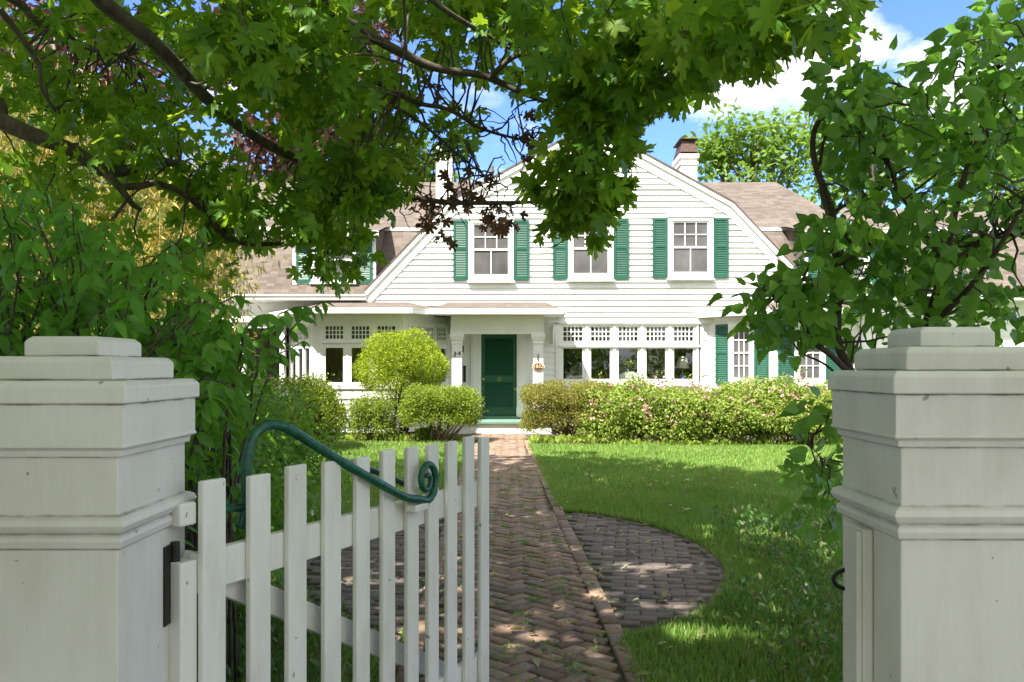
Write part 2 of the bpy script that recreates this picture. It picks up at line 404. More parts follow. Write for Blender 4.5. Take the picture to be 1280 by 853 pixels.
def clump_leaves(tmpl, centres, per, rad, size, down=0.5, upn=0.8, flat=0.7, jitter=0.3):
    if len(tmpl[0]) > 9:                                  # broad leaves come in differently curled forms
        k = rng.integers(0, 4, len(centres)); forms = [tmpl, curled(tmpl, .45, .15, .10), curled(tmpl, -.10, .9, -.08), curled(tmpl, .30, .7, .05)]
        parts = [_clump(forms[i], np.asarray(centres)[k == i], per, rad, size, down, upn, flat, jitter) for i in range(4) if (k == i).any()]
        off = 0; Vs, Fs = [], []
        for V, Fc in parts: Vs.append(V); Fs.append(Fc + off); off += len(V)
        return np.concatenate(Vs), np.concatenate(Fs)
    return _clump(tmpl, centres, per, rad, size, down, upn, flat, jitter)
def _clump(tmpl, centres, per, rad, size, down=0.5, upn=0.8, flat=0.7, jitter=0.3):
    """leaves round each clump centre, tips outwards and drooping"""
    c = np.repeat(np.asarray(centres), per, axis=0); n = len(c)
    o = rdir(n) * (rng.random((n, 1)) ** 0.45); o[:, 2] *= flat
    P = c + o * rad
    D = unit(o) + rdir(n) * 0.5; D[:, 2] -= down
    Nn = rdir(n) * 0.9; Nn[:, 2] += upn; Nn[:, 1] -= 0.25
    S = size * (1 + jitter * (rng.random(n) * 2 - 1))
    return leaf_arrays(tmpl, P, D, Nn, S)
def tubes_np(paths, rads, n=5):
    Vs, Fs, off = [], [], 0
    ang = np.arange(n) * 2 * np.pi / n
    for P, r in zip(paths, rads):
        P = np.asarray([tuple(p) for p in P], float); m = len(P)
        r = np.broadcast_to(np.asarray(r, float), (m,))
        d = unit(np.gradient(P, axis=0)); ref = np.array([0.31, 0.17, 0.93])
        a = np.cross(d, ref); bad = np.linalg.norm(a, axis=1) < 0.05
        a[bad] = np.cross(d[bad], [1.0, 0, 0]); a = unit(a); b = np.cross(d, a)
        ring = P[:, None] + r[:, None, None] * (np.cos(ang)[None, :, None] * a[:, None] + np.sin(ang)[None, :, None] * b[:, None])
        Vs.append(ring.reshape(-1, 3))
        i = np.arange(m - 1)[:, None] * n; k = np.arange(n)[None]
        Fs.append(np.stack([i + k, i + (k + 1) % n, i + n + (k + 1) % n, i + n + k], -1).reshape(-1, 4) + off); off += m * n
    return np.concatenate(Vs), np.concatenate(Fs)
def tube_obj(name, paths, rads, mat, parent=None, n=6, base=None):
    V, Fc = tubes_np(paths, rads, n)
    return link(name, np_mesh(name, V, Fc, True), mat, parent, base)
def twig_to(c, limbs, wig=0.12, k=6):
    """a wandering twig from the nearest limb point to c"""
    d = np.linalg.norm(limbs - c, axis=1); s = limbs[np.argmin(d + rng.random(len(d)) * 0.25)]
    t = np.linspace(0, 1, k)[:, None]; L = np.linalg.norm(c - s)
    mid = rng.normal(size=3) * wig * L; mid[2] += 0.10 * L
    return s * (1 - t) + c * t + (4 * t * (1 - t)) * mid + rng.normal(size=(k, 3)) * 0.012 * (t * (1 - t) * 4)
# ------------------------------------------------------------------ camera, light, sky
cam = bpy.data.cameras.new('camera'); co = bpy.data.objects.new('camera', cam); COL.objects.link(co)
co.location = (0, 0, EYE); co.rotation_euler = (R(90), 0, 0)
cam.sensor_width = 36; cam.lens = F / 1280 * 36; cam.shift_y = (HOR - 426.5) / 1280; cam.clip_end = 2000; cam.clip_start = 0.05
scene.camera = co
sl = bpy.data.lights.new('sun', 'SUN'); sl.energy = SUN_STRENGTH; sl.angle = R(0.5); sl.color = (1.0, 0.955, 0.88)
so = bpy.data.objects.new('sun', sl); COL.objects.link(so); so.location = (-8, -10, 20)
ld = Vector((math.sin(R(SUN_AZ)) * math.cos(R(SUN_EL)), math.cos(R(SUN_AZ)) * math.cos(R(SUN_EL)), -math.sin(R(SUN_EL))))
so.rotation_euler = ld.to_track_quat('-Z', 'Y').to_euler()
w = bpy.data.worlds.new('World'); scene.world = w; w.use_nodes = True
nt = w.node_tree; bg = nt.nodes['Background']
sky = nt.nodes.new('ShaderNodeTexSky'); sky.sky_type = 'NISHITA'; sky.sun_disc = False
sky.sun_elevation = R(SUN_EL); sky.sun_rotation = R(180 + SUN_AZ); sky.air_density = 1.0; sky.dust_density = 0.0; sky.ozone_density = 4.0
tc = nt.nodes.new('ShaderNodeTexCoord')
def wmath(op, a, b=None):
    n = nt.nodes.new('ShaderNodeMath'); n.operation = op
    for i, v in enumerate((a, b)):
        if v is None: continue
        if hasattr(v, 'is_output'): nt.links.new(v, n.inputs[i])
        else: n.inputs[i].default_value = v
    return n.outputs[0]
mp = nt.nodes.new('ShaderNodeMapping'); mp.inputs['Scale'].default_value = (1, 1, 2.1); mp.inputs['Location'].default_value = (0.0, 0.0, 0.0)
nt.links.new(tc.outputs['Generated'], mp.inputs['Vector'])
n1 = noise(nt, mp.outputs['Vector'], 6.5, 9, 0.58)
# two cumulus banks of this sky, as directions
def bank(px, py, size, sx=1.0):
    d = Vector(((px - CX) / F, 1, -(py - HOR) / F)).normalized()
    v = nt.nodes.new('ShaderNodeVectorMath'); v.operation = 'SUBTRACT'; v.inputs[1].default_value = d
    nt.links.new(tc.outputs['Generated'], v.inputs[0])
    m2 = nt.nodes.new('ShaderNodeMapping'); m2.inputs['Scale'].default_value = (1 / sx, 1, 1.55)
    m2.inputs['Rotation'].default_value = (0, R(17), 0)
    nt.links.new(v.outputs[0], m2.inputs['Vector'])
    l = nt.nodes.new('ShaderNodeVectorMath'); l.operation = 'LENGTH'; nt.links.new(m2.outputs[0], l.inputs[0])
    return wmath('SUBTRACT', 1.0, wmath('DIVIDE', l.outputs['Value'], size))
b1 = bank(960, 78, 0.115, 1.3); b2 = bank(1190, 108, 0.085, 1.0); b3 = bank(330, 90, 0.08, 1.3); b4 = bank(870, 112, 0.045, 1.5)
bk = wmath('MAXIMUM', wmath('MAXIMUM', b1, b2), wmath('MAXIMUM', b3, b4))
msk = wmath('ADD', wmath('MULTIPLY', bk, 0.80), wmath('MULTIPLY', wmath('SUBTRACT', n1, 0.5), 1.5))
sepd = nt.nodes.new('ShaderNodeSeparateXYZ'); nt.links.new(tc.outputs['Generated'], sepd.inputs[0])
# unseen broken cloud added overhead and behind the viewpoint to whiten the ambient light
beh = wmath('MAXIMUM', wmath('MULTIPLY', wmath('SUBTRACT', 0.25, sepd.outputs['Y']), 1.6), wmath('MULTIPLY', wmath('SUBTRACT', sepd.outputs['Z'], 0.55), 2.2))
beh = wmath('MINIMUM', wmath('MAXIMUM', beh, 0.0), 0.42)
msk = wmath('MAXIMUM', msk, wmath('ADD', beh, wmath('MULTIPLY', wmath('SUBTRACT', n1, 0.5), 1.3)))
cr = ramp(nt, msk, [(0.10, (0, 0, 0)), (0.42, (1, 1, 1))])
hz = ramp(nt, wmath('ADD', wmath('MULTIPLY', n1, 1.0), 0.0), [(0.55, (0, 0, 0)), (0.9, (0.16,) * 3)])
cloudcol = CLOUD
cm = wmath('MAXIMUM', cr.outputs['Color'], hz.outputs['Color'])
cl = mixc(nt, cm, mixc(nt, 1.0, sky.outputs[0], SKY_TINT, 'MULTIPLY'), cloudcol)
nt.links.new(cl, bg.inputs['Color']); bg.inputs['Strength'].default_value = SKY_STRENGTH
vs = scene.view_settings
vs.view_transform = 'Standard'; vs.look = 'None'; vs.gamma = 1; vs.use_curve_mapping = False; vs.exposure = EXPOSURE
scene.cycles.max_bounces = 8; scene.cycles.transparent_max_bounces = 12; scene.cycles.diffuse_bounces = 5
scene.cycles.use_denoising = True

# ------------------------------------------------------------------ ground
def sheet(name, poly, z, mat, kind='structure'):
    mb = MB(); mb.face([(x, y, z) for x, y in poly])
    o = mb.build(name, mat); o['kind'] = kind; return o
sheet('ground', [(-260, -200), (260, -200), (260, 320), (-260, 320)], 0, M['ground'])
sheet('pavement', [(-60, -1.3), (60, -1.3), (60, 1.7), (-60, 1.7)], 0.010, M['concrete'])
sheet('road', [(-60, -9), (60, -9), (60, -1.5), (-60, -1.5)], 0.008, M['asphalt'])
def path_r(Y): return 0.76 - 0.0225 * Y
PW = 1.24
PAD_C, PAD_R, PAD_S = (0.0, 7.15), 1.66, 0.70     # an oval: PAD_S squeezes y
sheet('flower_bed', [(path_r(17.7) + 0.02, 17.75), (2.5, 17.35), (7.6, 17.3), (9.5, 17.9), (9.5, 21.8), (path_r(20.6) + .02, 21.8)], 0.006, M['soil'])
bed = sheet('flower_bed', [(-7, 17.2), (-2.6, 17.9), (path_r(18.4) - PW - 0.02, 18.45), (path_r(20.6) - PW - .02, 21.8), (-7, 21.8)], 0.006, M['soil'])
mb = MB()
mb.face([(path_r(1.7) + .01, 1.7, 0.007), (path_r(20.5) + .01, 20.5, 0.007), (path_r(20.5) - PW - .01, 20.5, 0.007), (path_r(1.7) - PW - .01, 1.7, 0.007)])
circ = [(PAD_C[0] + PAD_R * math.cos(a), PAD_C[1] + PAD_R / PAD_S * math.sin(a)) for a in [2 * math.pi * i / 48 for i in range(48)]]
mb.face([(x, y, 0.004) for x, y in circ])
jm = mb.build('path_bedding', M['joint']); jm['kind'] = 'structure'
def bricks(name, placements, mat, bz=0.026):
    """placements: (x, y, angle, length, width)"""
    Vs, Fs = [], []
    for i, (x, y, a, L, Wd) in enumerate(placements):
        hx, hy = L / 2, Wd / 2; ins = 0.006; z = bz + rng.normal() * 0.0028
        tx, ty = rng.normal() * 0.016, rng.normal() * 0.02
        a += rng.normal() * 0.024; x += rng.normal() * .002; y += rng.normal() * .002; c, s = math.cos(a), math.sin(a)
        loc = [(-hx, -hy, 0), (hx, -hy, 0), (hx, hy, 0), (-hx, hy, 0)]
        mid = [(p[0], p[1], z - 0.006) for p in loc]
        top = [((abs(p[0]) - ins) * (1 if p[0] > 0 else -1), (abs(p[1]) - ins) * (1 if p[1] > 0 else -1), z) for p in loc]
        b0 = len(Vs)
        for p in loc + mid + top:
            zz = p[2] + ((p[0] * tx + p[1] * ty) if p[2] > 0 else 0)
            Vs.append((x + p[0] * c - p[1] * s, y + p[0] * s + p[1] * c, zz))
        for k in range(4):
            k2 = (k + 1) % 4
            Fs.append((b0 + k, b0 + k2, b0 + 4 + k2, b0 + 4 + k)); Fs.append((b0 + 4 + k, b0 + 4 + k2, b0 + 8 + k2, b0 + 8 + k))
        Fs.append((b0 + 8, b0 + 9, b0 + 10, b0 + 11))
    o = link(name, np_mesh(name, Vs, Fs), mat); o['kind'] = 'structure'; return o
pl = []; pe = []
u_ = 0.098; c45 = math.sqrt(0.5); ax_rot = math.atan(-0.0225)
for i in range(-40, 260):
    for j in range(-160, 160):
        m4 = (i - j) % 4
        if m4 == 0: cx, cy, ang = (i + 1) * u_, (j + 0.5) * u_, 0
        elif m4 == 3: cx, cy, ang = (i + 0.5) * u_, (j + 1) * u_, math.pi / 2
        else: continue
        x = (cx - cy) * c45; y = (cx + cy) * c45 + 1.6
        if not 2.0 < y < 20.42: continue
        xr = path_r(y)
        if xr - PW + 0.10 < x < xr - 0.10: pl.append((x, y, ang + math.pi / 4, 2 * u_ - 0.013, u_ - 0.013))
for side in (0, 1):
    y = 2.0
    while y < 20.4:
        x = path_r(y) - (0.055 if side == 0 else PW - 0.055)
        pe.append((x, y, math.pi / 2 + 0.0225, 0.20, 0.100)); y += 0.208
bricks('brick_path', pl, M['brick'])
bricks('path_edging', pe, M['brick'], 0.036)
pl = []; a0 = R(-8)
for r in range(-26, 27):
    for k in range(-11, 12):
        lx = (k + (0.5 if r % 2 else 0)) * 0.205; ly = r * 0.102
        x = PAD_C[0] + lx * math.cos(a0) - ly * math.sin(a0); y = PAD_C[1] + lx * math.sin(a0) + ly * math.cos(a0)
        d = math.hypot(x - PAD_C[0], (y - PAD_C[1]) * PAD_S)
        if d > PAD_R - 0.10: continue
        if path_r(y) - PW - 0.03 < x < path_r(y) + 0.03: continue
        pl.append((x, y, a0, 0.198, 0.096))
for k in range(62):
    a = 2 * math.pi * k / 62; x = PAD_C[0] + (PAD_R - .02) * math.cos(a); y = PAD_C[1] + (PAD_R - .02) / PAD_S * math.sin(a)
    if path_r(y) - PW - 0.03 < x < path_r(y) + 0.03: continue
    pl.append((x, y, math.atan2(math.cos(a) / PAD_S, -math.sin(a)), 0.2, 0.09))
bp_ = bricks('brick_pad', pl, M['greybrick'], 0.018)

def on_paving(x, y, m=0.0):
    xr = 0.76 - 0.0225 * y
    return ((x < xr + m) & (x > xr - PW - m) & (y < 20.6)) | (np.hypot(x - PAD_C[0], (y - PAD_C[1]) * PAD_S) < PAD_R + m)
BLADE = (np.array([(-.055, 0, 0), (.055, 0, 0), (.04, .6, .06), (0, 1, .2)]), np.array([(0, 1, 2, 3)]))
def grass(name, regions):
    sets = []
    for (x0, x1, y0, y1, dens, h, wmul) in regions:
        n = int((x1 - x0) * (y1 - y0) * dens)
        x = rng.uniform(x0, x1, n); y = rng.uniform(y0, y1, n)
        px, py = proj(np.stack([x, y, 0 * x], -1))
        keep = (px > 160) & (px < 1500) & ((px < 1065) | (rng.random(n) < .35)) & (py < 880) & ~on_paving(x, y, -0.012)
        keep &= ~((y > 17.55) & (x > 0.3)) & ~((y > 18.2) & (x < -0.8))
        x, y = x[keep], y[keep]; n = len(x)
        D = rng.normal(size=(n, 3)) * 0.38; D[:, 2] = 1
        patch = 0.75 + 0.5 * (np.sin(x * 2.3 + 1.3 * np.sin(y * 1.7)) * np.sin(y * 1.9 + x) * 0.5 + 0.5)
        S = h * (0.6 + 0.6 * rng.random(n)) * patch
        T = (BLADE[0] * np.array([wmul, 1, 1]), BLADE[1])
        sets.append(leaf_arrays(T, np.stack([x, y, np.zeros(n)], -1), D, rdir(n), S))
    # ragged taller tufts along the paving edges
    for (n, y0, y1) in ((5200, 4, 17.4),):
        y = rng.uniform(y0, y1, n); x = path_r(y) + rng.normal(size=n) * 0.026
        k = np.hypot(x - PAD_C[0], (y - PAD_C[1]) * PAD_S) > PAD_R
        a = rng.uniform(-1.3, 1.3, 2600); x2 = PAD_C[0] + (PAD_R + np.abs(rng.normal(size=2600)) * .03) * np.cos(a); y2 = PAD_C[1] + (PAD_R + .02) / PAD_S * np.sin(a)
        k2 = x2 > path_r(y2)
        x = np.concatenate([x[k], x2[k2]]); y = np.concatenate([y[k], y2[k2]]); n = len(x)
        D = rng.normal(size=(n, 3)) * 0.5; D[:, 2] = 1
        sets.append(leaf_arrays(BLADE, np.stack([x, y, np.zeros(n)], -1), D, rdir(n), 0.05 + 0.05 * rng.random(n)))
    o = leaf_obj(name, sets, M['grass']); o['kind'] = 'stuff'
    return o
grass('grass', [(0.3, 3.3, 3.9, 7.0, 5200, 0.075, 1.0), (0.3, 6.5, 7.0, 10.5, 3300, 0.072, 1.4), (0.2, 9.5, 10.5, 17.6, 1500, 0.068, 2.2),
                (-3.5, -0.4, 4.0, 9.0, 900, 0.10, 1.6), (-5.5, -0.4, 9.0, 18.3, 1300, 0.070, 2.2)])

# ------------------------------------------------------------------ gate piers
def pier(cx, yf, hx, hy, dz, label):
    cy = yf + hy; PM = M['pier_low'] if dz else M['pier']
    t = thing('gate_pier', (cx, cy, 0), label, 'gate pier', 'white gate piers')
    mb = MB(); mb.sqprofile([(-0.02, 0), (1.36 + dz, 0)], hx, hy, cx, cy); mb.build('shaft', PM, t, bevel=0.004)
    mb = MB(); mb.sqprofile([(z + dz, o) for z, o in [(1.128, .001), (1.134, .010), (1.150, .014), (1.160, .011), (1.166, .004), (1.170, .012), (1.176, .019), (1.190, .026), (1.203, .021), (1.209, .010), (1.212, .001)]], hx, hy, cx, cy)
    mb.build('band_moulding', PM, t, bevel=0.002)
    mb = MB(); mb.sqprofile([(z + dz, o) for z, o in [(1.355, .001), (1.357, .010), (1.372, .012), (1.377, .018), (1.380, .025), (1.386, .025), (1.387, .022), (1.486, .022)]], hx, hy, cx, cy)
    mb.build('frieze', PM, t, bevel=0.003)
    mb = MB()
    mb.sqprofile([(z + dz, o) for z, o in [(1.487, .032), (1.529, .032), (1.543, .018)]], hx, hy, cx, cy)
    mb.sqprofile([(z + dz, o) for z, o in [(1.5435, -.0236), (1.590, -.0236), (1.603, -.036)]], hx, hy, cx, cy)
    mb.sqprofile([(z + dz, o) for z, o in [(1.6035, -.0896), (1.642, -.0896), (1.655, -.103)]], hx, hy, cx, cy)
    mb.build('cap', PM, t, bevel=0.004)
    return t
LP = pier(-1.147, 2.15, 0.185, 0.22, -0.024, 'white stepped-cap wooden gate pier that carries the open picket gate')
RP = pier(1.135, 2.15, 0.185, 0.19, 0.0, 'white stepped-cap wooden gate pier with latch catch, beside the leafy tree')
MB().box(0.921, 0.949, 2.31, 2.44, -0.01, 1.125).build('stop_board', M['pier'], RP, bevel=0.005)
MB().box(0.906, 0.921, 2.312, 2.345, -0.01, 1.12).build('stop_bead', M['pier'], RP, bevel=0.004)
mb = MB(); mb.tube([(0.949 - 0.045 * math.sin(a), 2.475, 0.955 + 0.028 * math.cos(a)) for a in [math.pi * i / 10 for i in range(11)]], 0.006, 8)
mb.box(0.942, 0.949, 2.458, 2.492, 0.915, 0.995); mb.build('latch_catch', M['black'], RP, True)
mb = MB(); mb.box(-0.962, -0.955, 2.425, 2.475, 0.835, 1.055); mb.tube([(-0.950, 2.482, 0.83), (-0.950, 2.482, 1.06)], 0.013, 10)
for z in (0.885, 0.945, 1.0): mb.tube([(-0.950, 2.482, z), (-0.950, 2.482, z + .006)], 0.017, 10)
mb.build('hinge', M['black'], LP, bevel=0.002)
MB().box(-1.335, -1.3255, 2.1495, 2.150, 1.25, 1.33)

# ------------------------------------------------------------------ picket gate, standing open towards the house
G0 = Vector((-0.887, 2.47, 0)); gd = Vector((0.425, 0.905, 0)).normalized(); gy = Vector((-gd.y, gd.x, 0))
GM = Matrix(((gd.x, gy.x, 0, G0.x), (gd.y, gy.y, 0, G0.y), (0, 0, 1, 0), (0, 0, 0, 1)))
def gate_pt(px, py, off):
    a = (px - CX) / F; b = -(py - HOR) / F
    Y = (off + gy.x * G0.x + gy.y * G0.y) / (gy.x * a + gy.y)
    return Vector((a * Y, Y, EYE + b * Y))
gate = thing('garden_gate', tuple(G0), 'open white picket gate with green scrolled iron handrail', 'gate')
for i, u in enumerate([.119, .314, .491, .681, .858, 1.029, 1.204, 1.366, 1.527, 1.689, 1.839]):
    wd = 0.092 if i < 4 else 0.084
    MB(GM).box(u - wd, u, 0, 0.022, 0.055 + rng.normal() * .006, 1.229 + rng.normal() * 0.006).build('picket', M['gate'], gate, bevel=0.005)
MB(GM).box(0.03, 1.835, 0.0225, 0.058, 0.905, 1.020).build('rail', M['gate'], gate, bevel=0.004)
MB(GM).box(0.03, 1.835, 0.0225, 0.058, 0.10, 0.215).build('rail', M['gate'], gate, bevel=0.004)
mb = MB(GM); mb.bar((0.03, 0.078, 0.985), (1.83, 0.078, 0.05), 0.034, 0.085); mb.build('brace', M['gate'], gate, bevel=0.004)
MB(GM).box(-0.035, 0.028, 0.0225, 0.075, 0.05, 1.005).build('stile', M['gate'], gate, bevel=0.004)
MB(GM).box(-0.035, 0.028, 0.024, 0.060, 1.105, 1.170).build('hinge_block', M['gate'], gate, bevel=0.006)
e_ = gate_pt(517, 634, -0.012)
lu = (e_ - G0).dot(gd)
MB(GM).box(lu - .045, lu + .055, -0.05, -0.001, e_.z - .014, e_.z + .014).build('rail_bracket', M['gate'], gate, bevel=0.004)
rail = [(300, 660, .07), (307, 632, .07), (308, 605, .068), (309, 578, .066), (314, 552, .064), (326, 536, .060), (343, 531, .054), (362, 537, .044), (388, 553, .030), (418, 572, .006), (452, 592, -.020), (482, 609, -.032), (507, 622, -.036), (524, 624, -.036)]
rp = smooth_path([gate_pt(*p) for p in rail], 5)
sc = gate_pt(534, 600, -0.036)
for k in range(40):                                   # the scroll, a spiral bending up and back on itself
    th = -2.05 + k * 0.27; r_ = 0.086 * (1 - k / 46)
    rp.append(sc + gd * (r_ * 0.95 * math.cos(th)) + Vector((0, 0, r_ * math.sin(th))))
n_ = len(rp)
mb = MB(); mb.tube(rp, [0.0165 if i < n_ - 42 else max(0.010, 0.0175 * (1 - (i - n_ + 42) / 80)) for i in range(n_)], 10)
rr = smooth_path([gate_pt(*p) for p in [(386, 553, .034), (410, 567, .058), (440, 580, .085), (476, 592, .085), (512, 609, .085), (520, 622, .075)]], 5)
mb.tube(rr, 0.012, 8)
mb.tube([gate_pt(309, 634, .07), gate_pt(286, 636, .066), gate_pt(262, 640, .03)], 0.013, 8)
mb.build('handrail', M['iron_green'], gate, True)
# ------------------------------------------------------------------ the house
YW = 21.70; KW = YW / F
def X(px): return (px - CX) * KW
def Z(py): return EYE + (HOR - py) * KW
house = thing('house', (1.93, YW, 0), 'white clapboard gambrel house with green shutters and green front door', 'house')
def frame(ox, oy, ang=0.0):
    c, s = math.cos(ang), math.sin(ang)
    return Matrix(((c, -s, 0, ox), (s, c, 0, oy), (0, 0, 1, 0), (0, 0, 0, 1)))
FW = frame(0, YW)
def clap(mb, z0, z1, span, exp=0.142, proud=0.03, holes=()):
    z = z0
    while z < z1 - 0.01:
        zt = min(z + exp, z1); zm = (z + zt) / 2
        a0, a1 = span(z); b0, b1 = span(zt)
        iv = [(a0, a1, b0, b1)]
        for hx0, hx1, hz0, hz1 in holes:
            if hz0 < zm < hz1:
                nv = []
                for p0, p1, q0, q1 in iv:
                    if hx1 <= p0 or hx0 >= p1: nv.append((p0, p1, q0, q1)); continue
                    if hx0 > p0 + .005: nv.append((p0, hx0, q0, hx0))
                    if hx1 < p1 - .005: nv.append((hx1, p1, hx1, q1))
                iv = nv
        for p0, p1, q0, q1 in iv:
            segs = [p0]                                   # butt joints between boards
            while p1 - segs[-1] > 4.2: segs.append(segs[-1] + random.uniform(2.2, 3.6))
            segs.append(p1)
            for k in range(len(segs) - 1):
                u0, u1 = segs[k], segs[k + 1]
                t0 = q0 if k == 0 else u0; t1 = q1 if k == len(segs) - 2 else u1
                j0 = random.gauss(0, .0025); j1 = random.gauss(0, .0025); pr = proud + random.gauss(0, .0025)
                mb.face([(u0, -pr, z + j0), (u1, -pr, z + j1), (t1, -0.002, zt + .006), (t0, -0.002, zt + .006)])
                mb.face([(u0, -pr, z + j0), (u0, 0, z + j0), (u1, 0, z + j1), (u1, -pr, z + j1)])
        z = zt
def window(parent, Mx, x0, x1, z0, z1, lights, stile=0.055, yo=0.0, casing=0.0, pane=None, name='window', depth=0.035, mun=0.016, sill=True, label=None):
    """lights: (z_bottom, z_top, columns, rows), bottom to top; the rails fill between them"""
    mb = MB(Mx); y0, y1 = yo - depth, yo
    xi0, xi1 = x0 + casing, x1 - casing
    if casing:
        mb.box(x0, xi0, yo - depth - .02, y1, z0, z1); mb.box(xi1, x1, yo - depth - .02, y1, z0, z1)
        mb.box(xi0, xi1, yo - depth - .022, y1, z1 - casing, z1); mb.box(xi0, xi1, yo - depth - .022, y1, z0, z0 + casing * .8)
        mb.box(x0 - .02, x1 + .02, yo - depth - .045, y1, z1 + .001, z1 + .022)
    sx0, sx1 = xi0 + stile, xi1 - stile
    zz = z0 + (casing * .8 if casing else 0); zt_ = z1 - casing
    mb.box(xi0, sx0, y0, y1, zz, zt_); mb.box(sx1, xi1, y0, y1, zz, zt_)
    prev = zz
    for a, b, cN, rN in lights:
        mb.box(sx0, sx1, y0 + .001, y1, prev, a); prev = b
        wv = (sx1 - sx0) / cN; hv = (b - a) / rN
        for i in range(1, cN): mb.box(sx0 + i * wv - mun / 2, sx0 + i * wv + mun / 2, y0 + .006, y1 - .004, a, b)
        for i in range(1, rN): mb.box(sx0, sx1, y0 + .008, y1 - .006, a + i * hv - mun / 2, a + i * hv + mun / 2)
    mb.box(sx0, sx1, y0 + .001, y1, prev, zt_)
    o = mb.build(name, M['trim'], parent, label=label)
    pb = MB(Mx)
    for a, b, cN, rN in lights: pb.face([(sx0, yo - .008, a), (sx1, yo - .008, a), (sx1, yo - .008, b), (sx0, yo - .008, b)])
    pb.build('pane', pane or M['glass'], o)
    if sill: MB(Mx).box(x0 - .03, x1 + .03, yo - depth - .06, y1, z0 - .045, z0 - .001).build('sill', M['trim'], o, bevel=.004)
    return o
def shutter(Mx, x0, x1, z0, z1, yo=-0.02, parent=None):
    mb = MB(Mx); f = 0.055; ya, yb = yo - .034, yo
    mb.box(x0, x0 + f, ya, yb, z0, z1); mb.box(x1 - f, x1, ya, yb, z0, z1)
    zm = z0 + (z1 - z0) * 0.53
    for a, b in ((z0, z0 + .10), (zm - .035, zm + .035), (z1 - .06, z1)): mb.box(x0 + f, x1 - f, ya, yb, a, b)
    for a, b in ((z0 + .10, zm - .035), (zm + .035, z1 - .06)):
        n = int((b - a) / 0.042); h = (b - a) / n
        for i in range(n):
            zb = a + i * h
            mb.face([(x0 + f, ya + .006, zb + .002), (x1 - f, ya + .006, zb + .002), (x1 - f, yb - .004, zb + h + .006), (x0 + f, yb - .004, zb + h + .006)])
            mb.face([(x0 + f, ya + .006, zb + .002), (x0 + f, ya + .014, zb - .004), (x1 - f, ya + .014, zb - .004), (x1 - f, ya + .006, zb + .002)])
    mb.box(x0 + f, x1 - f, yb - .003, yb, z0 + .1, z1 - .06)
    return mb.build('shutter', M['shutter'], parent or house)

GC = 1.933; FOOT, KINK, APEX = (5.545, 3.365), (3.46, 5.515), (0.0, 7.41)
def half_at(z):
    if z <= FOOT[1]: return FOOT[0]
    if z <= KINK[1]: return FOOT[0] + (KINK[0] - FOOT[0]) * (z - FOOT[1]) / (KINK[1] - FOOT[1])
    return KINK[0] * max(0.0, (APEX[1] - z) / (APEX[1] - KINK[1]))
# gable wall, jettied 5 cm over the ground floor
mb = MB(frame(0, YW - 0.05)); ZB = Z(404)
clap(mb, ZB, 7.40, lambda z: (GC - half_at(z) - (0.0 if z > FOOT[1] else 0), GC + half_at(z)), 0.143, 0.040)
mb.box(GC - FOOT[0], GC + FOOT[0], 0.002, 0.05, ZB - .0, FOOT[1]); mb.box(X(700), X(885), -0.03, 0.05, ZB - .03, ZB - .002)
mb.face([(GC - FOOT[0], .045, FOOT[1]), (GC + FOOT[0], .045, FOOT[1]), (GC + KINK[0], .045, KINK[1]), (GC, .045, APEX[1]), (GC - KINK[0], .045, KINK[1])])
mb.build('gable_wall', M['white'], house)
for dx, ty in ((-124, 275.5), (0, 274), (124, 272.5)):
    cx = GC + dx * KW; z1 = Z(ty); z0 = Z(ty + 76.5); hw = 28.2 * KW; G2 = frame(0, YW - 0.094)
    a, b = z0 + .16, z1 - .14
    mid = a + (b - a) * .50
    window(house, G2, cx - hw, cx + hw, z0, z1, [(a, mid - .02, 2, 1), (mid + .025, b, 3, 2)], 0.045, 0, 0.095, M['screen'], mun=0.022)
    for s in (-1, 1):
        e = cx + s * (hw + 0.012)
        shutter(G2, min(e, e + s * .362), max(e, e + s * .362), z0 + .02, z1 - .02, 0.005)

# ground-floor wall behind the porch, the five-light window and the corner boards
BX0, BX1, BZ0, BZ1 = X(699.5), X(875.3), Z(480), Z(402)
DX0, DX1, DZ0, DZ1 = X(602), X(645.5), 0.36, Z(417.5)
mb = MB(FW)
clap(mb, 0.10, ZB, lambda z: (-1.55, 4.95), 0.142, 0.02, [(BX0, BX1, BZ0, BZ1 + .3), (X(588), X(657), 0.2, 2.42)])
mb.build('front_wall', M['white'], house)
for a, b in ((X(694.5), BX0 - .001), (BX1 - .002, X(879))): MB(FW).box(a, b, -.04, .03, .1, 2.62).build('corner_board', M['trim'], house)
pitch = 34.5 * KW
for i in range(5):
    c = X(716 + 34.55 * i); h = pitch / 2 - .001
    window(house, frame(0, YW + .015), c - h, c + h, Z(479), Z(403), [(Z(474), Z(435.8), 1, 1), (Z(426.3), Z(409), 5, 3)], .105, 0, 0, sill=(False), mun=.024)
mb = MB(FW)
for i in range(6):
    c = X(716 + 34.55 * (i - .5)); mb.box(c - .035, c + .035, -.045, -.021, Z(479), Z(403.2))
mb.box(BX0, BX1, -.075, -.021, Z(434.2), Z(432)); mb.box(BX0, BX1, -.10, .03, Z(483), Z(479.2)); mb.box(BX0, BX1, -.05, .03, .2, Z(483.2))
mb.build('window_mullion', M['trim'], house)

